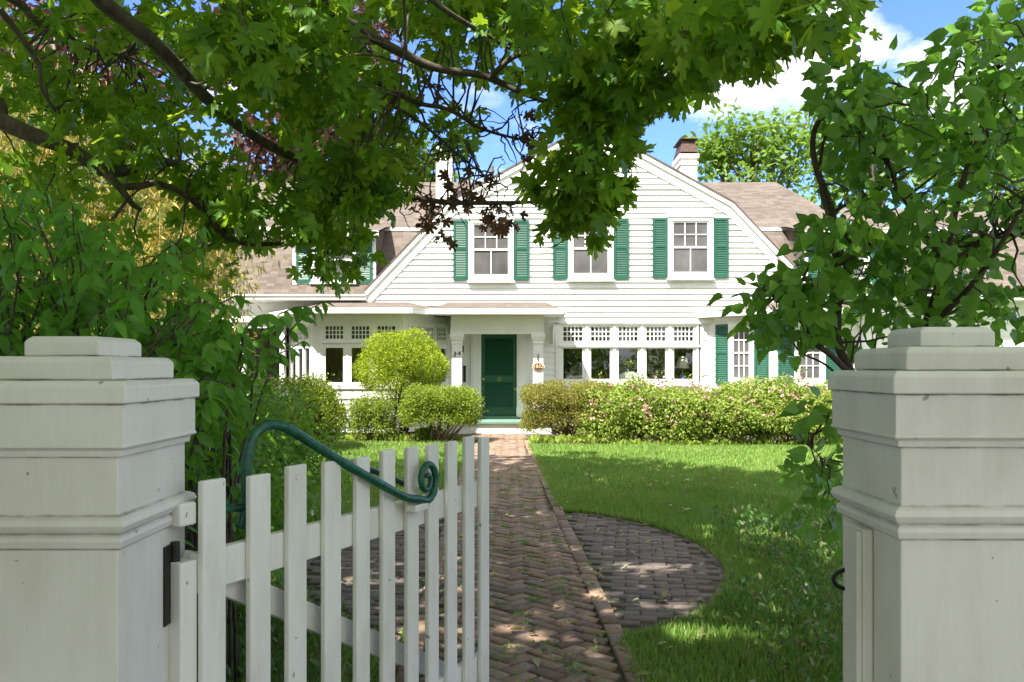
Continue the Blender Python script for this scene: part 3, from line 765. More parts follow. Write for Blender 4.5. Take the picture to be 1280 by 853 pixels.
# door, door case, porch
mb = MB(FW); f = 0.085
mb.box(DX0, DX0 + f, -.045, 0, DZ0, DZ1); mb.box(DX1 - f, DX1, -.045, 0, DZ0, DZ1)
dm = Z(474)
for a, b in ((DZ0, DZ0 + .20), (dm - .085, dm + .085), (DZ1 - .12, DZ1)): mb.box(DX0 + f, DX1 - f, -.045, 0, a, b)
for a, b in ((DZ0 + .20, dm - .085), (dm + .085, DZ1 - .12)):
    n = int((b - a) / .042); h = (b - a) / n
    for i in range(n):
        zb = a + i * h
        mb.face([(DX0 + f, -.040, zb), (DX1 - f, -.040, zb), (DX1 - f, -.008, zb + h + .005), (DX0 + f, -.008, zb + h + .005)])
        mb.face([(DX0 + f, -.040, zb), (DX0 + f, -.030, zb - .005), (DX1 - f, -.030, zb - .005), (DX1 - f, -.040, zb)])
mb.box(DX0 + f, DX1 - f, -.006, 0, DZ0 + .2, DZ1 - .12)
door = mb.build('door', M['door'], house)
mb = MB(FW)
mb.lathe([(.0, -.035), (.02, -.03), (.033, -.01), (.03, .015), (.015, .03), (0.0, .034)], (DX0 + .05, -.10, dm), 12)
mb.tube([(DX0 + .05, -.10, dm), (DX0 + .05, -.045, dm)], .012, 8); mb.build('handle', M['brass'], door, True)
mb = MB(FW); mb.tube([((DX0 + DX1) / 2 + .035 * math.cos(t), -.056, dm - .005 + .04 * math.sin(t)) for t in [math.pi * 2 * k / 12 for k in range(13)]], .008, 6)
mb.build('knocker', M['brass'], door, True)
mb = MB(FW)
for a, b in ((X(588.3), X(601.6)), (X(646), X(657))):
    mb.box(a, b, -.05, .0, .33, 2.40); mb.box(a + .05, b - .05, -.062, -.0505, .62, 2.36); mb.box(a - .01, b + .01, -.075, -.0505, .33, .58)
mb.box(X(588.3), X(657), -.055, 0, 2.402, 2.62); mb.box(DX0 - .01, DX1 + .01, -.012, .0, DZ1, 2.401)
mb.build('door_case', M['trim'], house)
MB(FW).box(DX0 - .03, DX1 + .03, -.16, 0, .302, .358).build('threshold', M['floorgreen'], house, bevel=.006)
mb = MB(FW); mb.box(X(579.4), X(582.5), -.12, -.022, 1.20, 1.58); mb.box(X(579), X(583), -.13, -.021, 1.58, 1.60); mb.build('mailbox', M['black'], house, bevel=.004)
mb = MB(FW); mb.box(X(578), X(579.6), -.07, -.022, 1.93, 2.09); mb.build('porch_light', M['black'], house, bevel=.004)
PX0, PX1 = -1.62, 0.92
MB().box(PX0, PX1, 20.56, YW - .03, -.02, .238).build('porch_base', M['trim'], house)
MB().box(PX0 - .02, PX1 + .02, 20.50, YW - .021, .240, .300).build('porch_floor', M['floorgreen'], house, bevel=.008)
KP = 20.65 / F
for cxp, num in ((571, True), (672.7, False)):
    cx = (cxp - CX) * KP; mb = MB()
    mb.sqprofile([(.30, .02), (.42, .02), (.44, 0), (2.10, 0), (2.112, .014), (2.135, .018), (2.15, .006), (2.19, .006), (2.20, .022), (2.24, .034), (2.255, .028), (2.27, .046), (2.335, .050), (2.345, .03)], .118, .118, cx, 20.77)
    col = mb.build('column', M['trim'], house, bevel=.003)
    if num: NUMCOL = col
mb = MB()
mb.box((563 - CX) * KP, (680.3 - CX) * KP, 20.63, 20.90, 2.346, 2.47); mb.box((563.6 - CX) * KP, (679.7 - CX) * KP, 20.645, 20.89, 2.471, 2.80)
mb.box((563.3 - CX) * KP, (680 - CX) * KP, 20.615, 20.629, 2.44, 2.468)
for a in (563, 668.2): mb.box((a - CX) * KP, (a + 12 - CX) * KP, 20.901, YW - .02, 2.346, 2.80)
mb.box((576 - CX) * KP, (668 - CX) * KP, 20.901, YW - .02, 2.60, 2.66)
mb.build('porch_beam', M['trim'], house)
mb = MB(); mb.prism([(X(690.5), 2.60), (X(690.5), 2.16), (X(692), 2.16), (X(693), 2.35), (X(698), 2.55), (X(698), 2.60)], YW - .30, YW - .021)
mb.build('bracket', M['trim'], house)

def eave_roof(name, eave, top, soffit_in, zE=2.885, zT=3.17):
    """low roof: eave outline (x, y), wall line (x), white gutter and soffit"""
    mb = MB(); n = len(eave); tp = [Vector((x, y, zT)) for x, y in top]
    ev = [Vector((x, y, zE)) for x, y in eave]
    for i in range(n - 1):
        a, b = ev[i], ev[i + 1]; c, d = tp[i + 1], tp[i]
        pts = [a, b, c] + ([d] if (c - d).length > .01 else [])
        L = (b - a).length; dir_ = (b - a).normalized()
        mb.face(pts, [((p - a).dot(dir_), (p - a - dir_ * (p - a).dot(dir_)).length) for p in pts])
    mb.build(name, M['roof'], house)
    g = MB()
    for i in range(n - 1):
        a, b = ev[i], ev[i + 1]; d = (b - a).normalized(); nrm = Vector((d.y, -d.x, 0))
        a2 = a + nrm * .03 - d * .02; b2 = b + nrm * .03 + d * .02
        g.bar(a2 + Vector((0, 0, -.055)), b2 + Vector((0, 0, -.055)), .11, .10)
        g.bar(a2 + nrm * .045 + Vector((0, 0, .0)), b2 + nrm * .045 + Vector((0, 0, .0)), .035, .03)
    s = [Vector((x, y, zE - .10)) for x, y in soffit_in]
    for i in range(n - 1):
        a, b = ev[i] + Vector((0, 0, -.10)), ev[i + 1] + Vector((0, 0, -.10))
        g.face([a, b, s[i + 1], s[i]])
    g.build('gutter', M['trim'], house, label=None)
eave_roof('porch_roof', [(-1.90, YW - .06), (-1.90, 20.20), (1.157, 20.20), (1.157, YW - .06)], [(-1.55, YW - .06), (-1.55, YW - .055), (.82, YW - .055), (.82, YW - .06)],
          [(-1.44, YW), (-1.44, 20.64), (.745, 20.64), (.745, YW)])

# bays
def bay_face(p0, p1, nwin, unit, z_sill, z_lo, z_hi, z_t0, z_t1, z_head, first=None, gl=None):
    p0 = Vector((*p0, 0)); p1 = Vector((*p1, 0)); d = p1 - p0; L = d.length; A = frame(p0.x, p0.y, math.atan2(d.y, d.x))
    W_ = nwin * unit; a = (L - W_) / 2 if first is None else first
    mb = MB(A); mb.box(.0, a, -.0, .08, .05, 2.8); mb.box(a + W_, L, -.0, .08, .05, 2.8); mb.box(a, a + W_, -.0, .08, z_head, 2.8)
    mb.box(a - .02, a + W_ + .02, -.012, .0, z_head + .0, z_head + .05)
    mb.box(0.02, L - .02, -.05, .08, z_sill - .10, z_sill - .001); mb.box(0.0, L, -.018, .08, z_sill - .30, z_sill - .101); mb.box(0, L, -.03, .08, z_sill - .33, z_sill - .301)
    clap(mb, .06, z_sill - .33, lambda z: (0, L), .13, .02)
    mb.build('bay_wall', M['white'], house)
    for i in range(nwin):
        window(house, A, a + i * unit + .001, a + (i + 1) * unit - .001, z_sill, z_head, [(z_lo, z_hi, 1, 1), (z_t0, z_t1, 5, 3)], gl or .095, .05, 0, sill=False, mun=.02, depth=.05)
    mb = MB(A)
    for i in range(nwin + 1): mb.box(a + i * unit - .028, a + i * unit + .028, -.012, -.0005, z_sill, z_head)
    mb.box(a, a + W_, -.03, -.0005, z_t0 - .10, z_t0 - .07)
    mb.build('window_mullion', M['trim'], house)
BL = [(-5.50, YW), (-4.60, 20.30), (-2.515, 20.30), (-1.52, YW)]
KB = 20.3 / F
bz = lambda py: EYE + (HOR - py) * KB
args = (bz(481), bz(478.2), bz(435), bz(423.6), bz(408), bz(404))
bay_face(BL[1], BL[2], 3, .60, *args, first=.20)
bay_face(BL[2], BL[3], 3, .47, *args, first=.20, gl=.07)
bay_face(BL[0], BL[1], 3, .47, *args, first=.10, gl=.07)
eave_roof('bay_roof', [(-6.02, YW + .15), (-4.79, 19.87), (-2.31, 19.87), (-1.10, YW - .07)], [(-4.5, YW - .06), (-4.5, YW - .055), (-2.6, YW - .055), (-2.6, YW - .06)], [(-5.45, YW), (-4.58, 20.33), (-2.53, 20.33), (-1.56, YW)])

BRt = [(4.85, YW), (6.06, 20.50), (8.16, 20.50), (9.37, YW)]
def plain_bay(p0, p1, wins):
    p0 = Vector((*p0, 0)); p1 = Vector((*p1, 0)); d = p1 - p0; L = d.length; A = frame(p0.x, p0.y, math.atan2(d.y, d.x))
    mb = MB(A); clap(mb, .06, 2.80, lambda z: (0, L), .142, .02)
    mb.box(L - .10, L + .012, -.034, .0, .05, 2.8); mb.box(0, L, .001, .05, .05, 2.8)
    mb.build('bay_wall', M['white'], house)
    for c, hw in wins:
        z0, z1 = 1.18, 2.62; B2 = A @ Matrix.Translation((0, -.024, 0))
        a, b = z0 + .13, z1 - .12; mid = a + (b - a) * .5
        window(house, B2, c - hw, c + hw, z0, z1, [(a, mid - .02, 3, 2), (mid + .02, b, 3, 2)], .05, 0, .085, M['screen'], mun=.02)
        for s in (-1, 1):
            e = c + s * (hw + .012); shutter(B2, min(e, e + s * .36), max(e, e + s * .36), z0 - .02, z1 - .02, .003)
plain_bay(BRt[0], BRt[1], [(.93, .34)])
plain_bay(BRt[1], BRt[2], [(.86, .36)])
plain_bay(BRt[2], BRt[3], [])
eave_roof('bay_roof', [(4.62, YW - .07), (5.9, 20.06), (8.3, 20.06), (9.8, YW)], [(6.0, YW - .06), (6.0, YW - .055), (7.7, YW - .055), (7.7, YW - .06)], [(4.87, YW), (6.07, 20.53), (8.15, 20.53), (9.35, YW)])

# wings
mb = MB(frame(0, 21.9)); clap(mb, 2.70, 3.34, lambda z: (-12, -3.6), .14, .02); clap(mb, .1, 2.70, lambda z: (-12, -8.0), .14, .02); mb.build('wing_wall', M['white'], house)
mb = MB(frame(0, 21.9)); clap(mb, .1, 3.34, lambda z: (9.3, 16), .14, .02); mb.build('wing_wall', M['white'], house)
mb = MB(); mb.box(-8.3, -5.53, 21.42, 21.60, 2.52, 2.74); mb.box(-8.3, -5.53, 21.36, 21.41, 2.66, 2.75)
for a in (-7.9, -6.62, -5.66): mb.box(a, a + .12, 21.43, 21.58, .1, 2.519)
mb.box(-8.3, -5.53, 21.45, 21.57, .2, .95); mb.box(-8.3, -5.53, 21.41, 21.9, 2.751, 2.80)
mb.build('screen_porch', M['trim'], house)
mb = MB(); mb.face([(-8.3, 21.52, .95), (-5.55, 21.52, .95), (-5.55, 21.52, 2.52), (-8.3, 21.52, 2.52)]); mb.build('insect_screen', M['glass'], house)
mb = MB(); mb.face([(-8.4, 24, 0), (-5.4, 24, 0), (-5.4, 24, 2.8), (-8.4, 24, 2.8)]); mb.face([(-8.4, 21.4, .1), (-5.5, 21.4, .1), (-5.5, 24, .1), (-8.4, 24, .1)])
mb.face([(-8.4, 21.6, 0), (-8.4, 24, 0), (-8.4, 24, 2.8), (-8.4, 21.6, 2.8)]); mb.face([(-8.4, 21.6, 2.749), (-8.4, 24, 2.749), (-5.4, 24, 2.749), (-5.4, 21.6, 2.749)])
mb.build('porch_interior', plain('porch_inside', (.30, .28, .27), .8), house)
# roofs
rf = MB()
def rface(pts, o=None):
    pts = [Vector(p) for p in pts]; a = pts[0]; n = (pts[1] - a).cross(pts[2] - a).normalized()
    h = Vector((0, 0, 1)).cross(n); h = h.normalized() if h.length > 1e-4 else Vector((1, 0, 0)); s = n.cross(h)
    rf.face(pts, [(p.dot(h), p.dot(s)) for p in pts])
E, K, RG = (21.5, 3.33), (23.4, 5.25), (27.06, 7.257)
fl, fr = GC - FOOT[0], GC + FOOT[0]; kl, kr = GC - KINK[0], GC + KINK[0]
rface([(-12, E[0], E[1]), (fl, E[0], E[1]), (-1.66, K[0], K[1]), (-12, K[0], K[1])])
rface([(-12, K[0], K[1]), (-1.66, K[0], K[1]), (kl, 23.88, 5.515), (GC, RG[0], RG[1]), (-12, RG[0], RG[1])])
rface([(fr, E[0], E[1]), (16, E[0], E[1]), (16, K[0], K[1]), (5.53, K[0], K[1])])
rface([(5.53, K[0], K[1]), (9.25, K[0], K[1]), (8.12, RG[0], RG[1]), (GC, RG[0], RG[1]), (kr, 23.88, 5.515)])
rface([(9.25, K[0], K[1]), (9.25, 30.7, K[1]), (8.12, RG[0], RG[1])])
rface([(9.25, K[0], K[1]), (16, K[0], K[1]), (16, 25.4, 6.15), (9.25, 25.4, 6.15)])
rface([(-12, RG[0], RG[1]), (8.12, RG[0], RG[1]), (9.25, 30.7, K[1]), (-12, 30.7, K[1])])
rface([(-12, 30.7, K[1]), (16, 30.7, K[1]), (16, 32.6, E[1]), (-12, 32.6, E[1])])
mroof = rf.build('main_roof', M['roof'], house)
for a, b in ((-12, -1.75), (5.6, 16)): MB().box(a, b, K[0] - .10, K[0] + .02, K[1] - .07, K[1] + .01).build('roof_trim', M['trim'], mroof)
rf = MB(); Y0, Y1 = 21.54, 27.0; ov = 0.12
prof = [(FOOT[0] + .14, FOOT[1] - .14 + .10), (KINK[0] + .03, KINK[1] + .13), (0, APEX[1] + .15)]
for s in (-1, 1):
    for a, b in zip(prof, prof[1:]):
        q = [(GC + s * a[0], Y0, a[1]), (GC + s * b[0], Y0, b[1]), (GC + s * b[0], Y1, b[1]), (GC + s * a[0], Y1 if b[0] < .1 else 23.5, a[1])]
        rface(q if s < 0 else q[::-1])
        q2 = [(x, y, z - .05) for x, y, z in q]; rface(q2)
        rface([q[0], q[1], q2[1], q2[0]])
groof = rf.build('gable_roof', M['roof'], house)
mb = MB()
pr = [(FOOT[0] + .14, FOOT[1] - .14 + .045), (KINK[0] + .03, KINK[1] + .075), (0, APEX[1] + .095)]
def rake(y0, y1, top, wdt):
    for s in (-1, 1):
        P = [Vector((GC + s * a, 0, z - top)) for a, z in pr]; n_in = [Vector((0, 0, 0))] * 3
        d1 = (P[1] - P[0]).normalized(); d2 = (P[2] - P[1]).normalized()
        def inn(d): n = Vector((-d.z, 0, d.x)); return n if n.z < 0 else -n
        i0 = P[0] + inn(d1) * wdt; b = (inn(d1) + inn(d2)).normalized(); i1 = P[1] + b * (wdt / b.dot(inn(d1)))
        i2 = Vector((GC, 0, P[2].z - wdt / abs(inn(d2).z)))
        for q in ((P[0], P[1], i1, i0), (P[1], P[2], i2, i1)): mb.prism([(v.x, v.z) for v in q], y0, y1)
rake(Y0 + .015, Y0 + .045, 0, .10); rake(Y0 + .046, YW - .045, .03, .06); rake(YW - .105, YW - .052, .05, .26)
mb.build('rake_board', M['trim'], groof)
for s, e in ((-12, fl + .05), (fr - .05, 16)):
    mb = MB(); mb.box(s, e, 21.37, 21.49, 3.20, 3.325); mb.box(s, e, 21.34, 21.37, 3.30, 3.33); mb.box(s, e, 21.491, 21.88, 3.18, 3.22)
    mb.build('gutter', M['trim'], house)
# dormers
for mir in (1, -1):
    fx = lambda px: GC + mir * ((px - CX) * 21.8 / F - GC)
    a, b = sorted((fx(366), fx(470))); D = frame(0, 21.8); zt = 4.84
    mb = MB(D); clap(mb, 3.60, zt, lambda z: (a, b), .14, .015); mb.box(a, b, .002, .06, 3.6, zt)
    mb.box(a - .1, b + .1, -.26, -.20, zt - .06, zt + .07); mb.build('dormer_wall', M['white'], house)
    rf = MB(); rface([(a - .12, 21.55, zt + .08), (b + .12, 21.55, zt + .08), (b + .12, 23.5, 5.36), (a - .12, 23.5, 5.36)])
    rface([(a - .12, 21.55, zt + .03), (b + .12, 21.55, zt + .03), (b + .12, 23.5, 5.31), (a - .12, 23.5, 5.31)])
    for x in (a, b): rface([(x, 21.8, 3.55), (x, 23.45, 5.25), (x, 23.45, 5.32), (x, 21.8, zt)])
    rf.build('dormer_roof', M['roof'], house)
    c = (a + b) / 2; z0, z1 = 3.66, 4.78; D2 = frame(0, 21.775); hw = .56
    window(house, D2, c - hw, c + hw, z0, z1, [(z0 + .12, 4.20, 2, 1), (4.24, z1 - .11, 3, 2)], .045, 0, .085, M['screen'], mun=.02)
    for s in (-1, 1):
        e = c + s * (hw + .02); shutter(D2, min(e, e + s * .36), max(e, e + s * .36), z0 - .02, z1, .003)
# chimneys and vent
def chimney(x0, x1, y0, y1, z0, z1, hood):
    mb = MB(); hx, hy = (x1 - x0) / 2, (y1 - y0) / 2; cx, cy = (x0 + x1) / 2, (y0 + y1) / 2
    mb.sqprofile([(z0, 0), (z1 - .30, 0), (z1 - .295, .03), (z1 - .21, .03), (z1 - .205, .0), (z1 - .12, .0), (z1 - .115, .05), (z1, .05)], hx, hy, cx, cy)
    c = mb.build('chimney', M['chim'], house)
    if hood:
        mb = MB(); mb.sqprofile([(z1 + .06, .03), (z1 + .40, -.06), (z1 + .42, .03), (z1 + .44, .03)], hx, hy, cx, cy)
        for a in (-1, 1):
            for b in (-1, 1): mb.box(cx + a * hx * .8 - .02, cx + a * hx * .8 + .02, cy + b * hy * .8 - .02, cy + b * hy * .8 + .02, z1 + .001, z1 + .07)
        mb.build('flue_hood', M['metal'], c)
def chim_mat():
    m, nt, b, o = mat_new('white_painted_brick')
    tcn = nt.nodes.new('ShaderNodeTexCoord'); mpn = nt.nodes.new('ShaderNodeMapping'); mpn.inputs['Rotation'].default_value = (R(90), 0, 0)
    nt.links.new(tcn.outputs['Object'], mpn.inputs['Vector'])
    br = nt.nodes.new('ShaderNodeTexBrick'); br.inputs['Scale'].default_value = 1; br.inputs['Brick Width'].default_value = .21; br.inputs['Row Height'].default_value = .075; br.inputs['Mortar Size'].default_value = .006
    nt.links.new(mpn.outputs['Vector'], br.inputs['Vector'])
    br.inputs['Color1'].default_value = (.80, .79, .77, 1); br.inputs['Color2'].default_value = (.76, .75, .72, 1); br.inputs['Mortar'].default_value = (.66, .65, .62, 1)
    nt.links.new(br.outputs['Color'], b.inputs['Base Color']); b.inputs['Roughness'].default_value = .7
    bump(nt, b, br.outputs['Fac'], -.6, .01); return m
M['chim'] = chim_mat()
chimney(4.70, 5.15, 24.5, 25.5, 4.6, 7.50, True)
chimney(-2.16, -1.70, 25.0, 25.7, 5.2, 7.85, False)
mb = MB(); mb.tube([(-.57, 25, 5.6), (-.57, 25, 7.28)], .055, 12); mb.tube([(-.57, 25, 7.10), (-.57, 25, 7.16)], .075, 12); mb.build('vent_pipe', M['pipe'], house)

# rooms behind the glass
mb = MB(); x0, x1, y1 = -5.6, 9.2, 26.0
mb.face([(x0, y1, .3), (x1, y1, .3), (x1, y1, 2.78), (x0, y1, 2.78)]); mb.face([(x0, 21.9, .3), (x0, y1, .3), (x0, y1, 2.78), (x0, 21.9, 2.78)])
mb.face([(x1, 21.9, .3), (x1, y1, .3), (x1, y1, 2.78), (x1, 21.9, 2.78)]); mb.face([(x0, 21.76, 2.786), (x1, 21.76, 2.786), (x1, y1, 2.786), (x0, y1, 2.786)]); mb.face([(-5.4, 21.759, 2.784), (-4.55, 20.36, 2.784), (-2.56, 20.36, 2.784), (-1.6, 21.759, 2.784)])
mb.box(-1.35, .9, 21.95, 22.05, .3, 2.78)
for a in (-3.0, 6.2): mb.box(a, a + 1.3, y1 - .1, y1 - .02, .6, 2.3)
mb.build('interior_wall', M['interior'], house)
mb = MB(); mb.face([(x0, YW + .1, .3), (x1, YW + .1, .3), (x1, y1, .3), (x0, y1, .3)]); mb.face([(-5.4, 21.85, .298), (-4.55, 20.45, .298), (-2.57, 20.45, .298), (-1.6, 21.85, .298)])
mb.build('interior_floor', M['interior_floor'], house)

# numerals, plaque, things indoors
def text_mesh(name, body, size, loc, mat, parent, depth=.006, tilt=0.0, base=None):
    cu = bpy.data.curves.new('lettering', 'FONT'); cu.body = body; cu.size = size; cu.extrude = depth; cu.align_x = 'CENTER'; cu.align_y = 'CENTER'
    o = bpy.data.objects.new('lettering', cu); COL.objects.link(o)
    o.matrix_world = Matrix.Translation(loc) @ Matrix.Rotation(tilt, 4, 'Y') @ Matrix.Rotation(R(90), 4, 'X')
    bpy.context.view_layer.update()
    me = bpy.data.meshes.new_from_object(o.evaluated_get(bpy.context.evaluated_depsgraph_get())); me.transform(o.matrix_world)
    bpy.data.objects.remove(o)
    return link(name, me, mat, parent, base)
yc = 20.77 - .118
text_mesh('house_number', '3', .155, ((568.6 - CX) * KP, yc - .008, zk(443.3, 20.65)), M['black'], NUMCOL, tilt=R(12))
text_mesh('house_number', '4', .150, ((574.2 - CX) * KP, yc - .008, zk(442, 20.65)), M['black'], NUMCOL, tilt=R(10))
pc = ((672.9 - CX) * KP, yc - .03, zk(458.3, 20.65))
plq = thing('plaque', pc, 'oval brown plaque with year 1832 on the porch column', 'plaque')
def ell(rx, rz, y0, y1): return MB(Matrix.Translation(pc)).prism([(rx * math.cos(t), rz * math.sin(t)) for t in [2 * math.pi * k / 32 for k in range(32)]], y0, y1)
ell(.145, .098, -.0, .029).build('rim', M['gold'], plq); ell(.122, .076, -.012, -.001).build('face', M['plaque'], plq)
text_mesh('lettering', '1832', .115, (pc[0], pc[1] - .014, pc[2]), M['gold'], plq, .003)
hk = ((672.6 - CX) * KP, yc, zk(452, 20.65))
mb = MB(); mb.tube(smooth_path([(hk[0] + .02, yc - .01, hk[2]), (hk[0] - .015, yc - .02, hk[2] + .05), (hk[0] + .01, yc - .02, hk[2] + .1), (hk[0], yc - .01, hk[2] + .17)]), .011, 6)
wh = mb.build('wall_hook', M['black'], None, True, base=hk); props(wh, 'small black iron hook above the oval plaque on porch column', 'hook')

lx, ly = (853 - CX) * 22.1 / F, 22.1
lamp = thing('table_lamp', (lx, ly, 1.03), 'blue table lamp with cream shade behind the five-light window', 'lamp')
MB().lathe([(.05, 0), (.07, .01), (.10, .06), (.12, .16), (.10, .27), (.04, .36), (.02, .40)], (lx, ly, 1.03), 20).build('base', M['blue_china'], lamp, True)
MB().lathe([(.185, 0), (.186, .004), (.10, .29), (.098, .29)], (lx, ly, 1.54), 24).build('lamp_shade', M['lampshade'], lamp, True)
MB().tube([(lx, ly, 1.42), (lx, ly, 1.86)], .01, 8).build('stem', M['brass'], lamp)
tb = thing('console_table', (lx, ly, .3), 'dark wooden table carrying the blue lamp indoors', 'table')
MB().box(lx - .55, lx + .45, ly - .3, ly + .3, .99, 1.028).build('tabletop', M['interior_floor'], tb, bevel=.005)
for a in (-.5, .40):
    for b in (-.25, .25): MB().box(lx + a - .025, lx + a + .025, ly + b - .025, ly + b + .025, .3, .99).build('leg', M['interior_floor'], tb)
def armchair(cx, cy, hw, zt, label, cat, nm):
    t = thing(nm, (cx, cy, .3), label, cat)
    MB().box(cx - hw, cx + hw, cy - .4, cy + .4, .32, .78).build('seat', M['cloth'], t, bevel=.06)
    MB().prism([(cx - hw, .785), (cx + hw, .785), (cx + hw, zt - .14), (cx + hw * .5, zt - .02), (cx, zt), (cx - hw * .5, zt - .02), (cx - hw, zt - .14)], cy - .42, cy - .20).build('backrest', M['cloth'], t, bevel=.04)
    for s in (-1, 1): MB().box(cx + s * hw - .09, cx + s * hw + .09, cy - .19, cy + .4, .785, 1.0).build('arm', M['cloth'], t, bevel=.05)
armchair((788 - CX) * 22.3 / F, 22.35, .42, 1.46, 'white upholstered armchair seen through the middle of the five lights', 'armchair', 'armchair')
armchair((722 - CX) * 22.4 / F, 22.45, .5, 1.36, 'white upholstered sofa behind the leftmost of five lights', 'sofa', 'sofa')
wcx, wcy = (455 - CX) * 21.1 / F, 21.1
wc = thing('wicker_chair', (wcx, wcy, .3), 'tan wicker chair seen through the bay window glass', 'chair')
mb = MB(); mb.tube(smooth_path([(wcx - .22, wcy - .1, .75), (wcx - .23, wcy - .16, 1.18), (wcx - .12, wcy - .2, 1.31), (wcx + .12, wcy - .2, 1.31), (wcx + .23, wcy - .16, 1.18), (wcx + .22, wcy - .1, .75)]), .018, 8)
for k in range(5): mb.tube([(wcx - .14 + .07 * k, wcy - .1, .76), (wcx - .14 + .07 * k, wcy - .19, 1.30)], .007, 6)
mb.build('backrest', M['wicker'], wc, True)
MB().box(wcx - .24, wcx + .24, wcy - .1, wcy + .36, .70, .75).build('seat', M['wicker'], wc, bevel=.015)
for a in (-.2, .2):
    for b in (-.06, .32): MB().tube([(wcx + a, wcy + b, .3), (wcx + a, wcy + b, .70)], .016, 8).build('leg', M['wicker'], wc)
# ------------------------------------------------------------------ vegetation
def in_frame(P, m=60):
    px, py = proj(P); return (P[:, 1] > 0.3) & (px > -m) & (px < 1280 + m) & (py > -m) & (py < 853 + m)
def px_blobs(blobs):
    """blobs: (px, py, rx, ry, depth, spread, clumps) -> clump centres in the world"""
    out = []
    for cx, cy, rx, ry, d, sp, n in blobs:
        a = rng.random(n) * 2 * np.pi; r = np.sqrt(rng.random(n))
        Y = d + rng.normal(size=n) * sp; px = cx + rx * r * np.cos(a); py = cy + ry * r * np.sin(a)
        out.append(np.stack([(px - CX) / F * Y, Y, EYE + (HOR - py) / F * Y], -1))
    return np.concatenate(out)
def limb(pts, k=6): return np.array([tuple(p) for p in smooth_path([at(*p) if len(p) == 3 else Vector(p[1:]) for p in pts], k)])
def taper(n, a, b): return np.linspace(a, b, n)

# ---- the big maple whose boughs frame the picture; its trunk stands outside the picture on the left
mb_base = (-5.6, 3.6, 0)
maple = thing('maple_tree', mb_base, 'large maple reaching its boughs over the gate from the left', 'tree')
W_ = lambda x, y, z: ('w', x, y, z)
limbs = [
    ([W_(-5.6, 3.6, 2.6), W_(-4.4, 4.6, 3.1), (-40, 120, 5.2), (0, 150, 5.2), (45, 170, 5.2), (95, 190, 5.3), (128, 213, 5.4), (160, 213, 5.6), (190, 202, 5.8), (225, 205, 6.0)], .085, .03),
    ([(128, 213, 5.4), (150, 235, 5.4), (165, 255, 5.5), (176, 262, 5.6)], .035, .015),
    ([(150, 234, 5.4), (175, 233, 5.5), (200, 230, 5.6), (240, 250, 5.8), (290, 300, 6.1), (345, 305, 6.3), (395, 301, 6.4), (420, 303, 6.5)], .03, .015),
    ([W_(-5.6, 3.6, 3.3), W_(-3.6, 3.9, 3.9), (60, -60, 4.2), (125, 0, 4.5), (200, 60, 4.8), (255, 120, 5.1), (310, 165, 5.4), (365, 196, 5.6), (420, 215, 5.8), (480, 235, 6.0), (540, 251, 6.1), (600, 254, 6.3), (660, 253, 6.4), (700, 249, 6.5)], .065, .012),
    ([W_(-3.6, 3.9, 3.9), W_(-2.0, 4.2, 4.0), (350, -40, 4.6), (405, 5, 4.8), (440, 30, 4.9), (490, 60, 5.0), (545, 85, 5.1), (605, 95, 5.2), (650, 115, 5.2), (700, 133, 5.3), (740, 145, 5.4)], .055, .012),
    ([(612, 97, 5.2), (645, 70, 5.1), (690, 68, 5.0), (750, 62, 4.9), (810, 45, 4.8), (840, 35, 4.8), (900, 28, 4.5)], .022, .009),
    ([(385, -20, 5.0), (405, 35, 5.1), (430, 75, 5.2), (470, 102, 5.3), (520, 128, 5.5), (560, 137, 5.6), (600, 160, 5.7), (640, 172, 5.8), (665, 175, 5.8)], .03, .008),
    ([(465, 122, 5.3), (505, 140, 5.5), (540, 165, 5.6), (580, 200, 5.7), (620, 230, 5.8)], .016, .006),
    ([W_(-3.6, 3.9, 3.9), (0, -10, 5.4), (40, 22, 5.6), (75, 40, 5.8), (115, 62, 6.0), (160, 70, 6.2)], .04, .014),
    ([(0, 12, 5.0), (25, 45, 5.1), (48, 80, 5.2), (52, 110, 5.2), (70, 140, 5.3)], .025, .010),
    ([(500, -30, 4.6), (560, 15, 4.8), (610, 45, 5.0), (640, 63, 5.1)], .022, .010),
    ([(722, 145, 5.3), (722, 180, 5.2), (716, 215, 5.1), (710, 250, 5.0)], .010, .004),
    ([(505, 0, 4.7), (507, 40, 4.8), (503, 80, 4.8), (500, 120, 4.9)], .010, .005),
    ([W_(-3.0, 2.5, 4.6), W_(0.0, 2.6, 4.3), (760, -150, 3.6), (830, -40, 3.8), (900, 20, 3.9), (970, 50, 3.9)], .05, .008),
]
paths = [limb(p) for p, a, b in limbs]; rads = [taper(len(q), a * .8, b * .85) for q, (p, a, b) in zip(paths, limbs)]
trunk = np.array([tuple(v) for v in smooth_path([(-5.6, 3.6, -.1), (-5.62, 3.6, .4), (-5.55, 3.55, 1.5), (-5.6, 3.6, 2.8), (-5.4, 3.2, 4.5), (-5.0, 2.6, 6.5), (-4.7, 2.0, 8.5)])])
tube_obj('trunk', [trunk], [np.interp(np.linspace(0, 1, len(trunk)), [0, .07, .3, .6, 1], [.42, .31, .27, .20, .06])], M['bark'], maple, 14)
big = []
for tx, ty, tz in ((2.5, 3, 6.5), (0, -4, 7), (-8, -3, 7), (-9, 7, 7), (-4, 9.5, 7), (3.0, -1, 7.2), (0.5, 6, 7.5), (-3, 12, 6.5), (4.5, 2, 6.0)):
    a = np.array([-5.5, 3.4, 3.0 + rng.random() * 2]); b = np.array([tx, ty, tz]); t = np.linspace(0, 1, 12)[:, None]
    big.append(a * (1 - t) + b * t + np.array([0, 0, 1.3]) * (4 * t * (1 - t)) * .5 + rng.normal(size=(12, 3)) * .12 * t * (1 - t) * 4)
big = [q for q in big]
limb_pts = np.concatenate(paths)
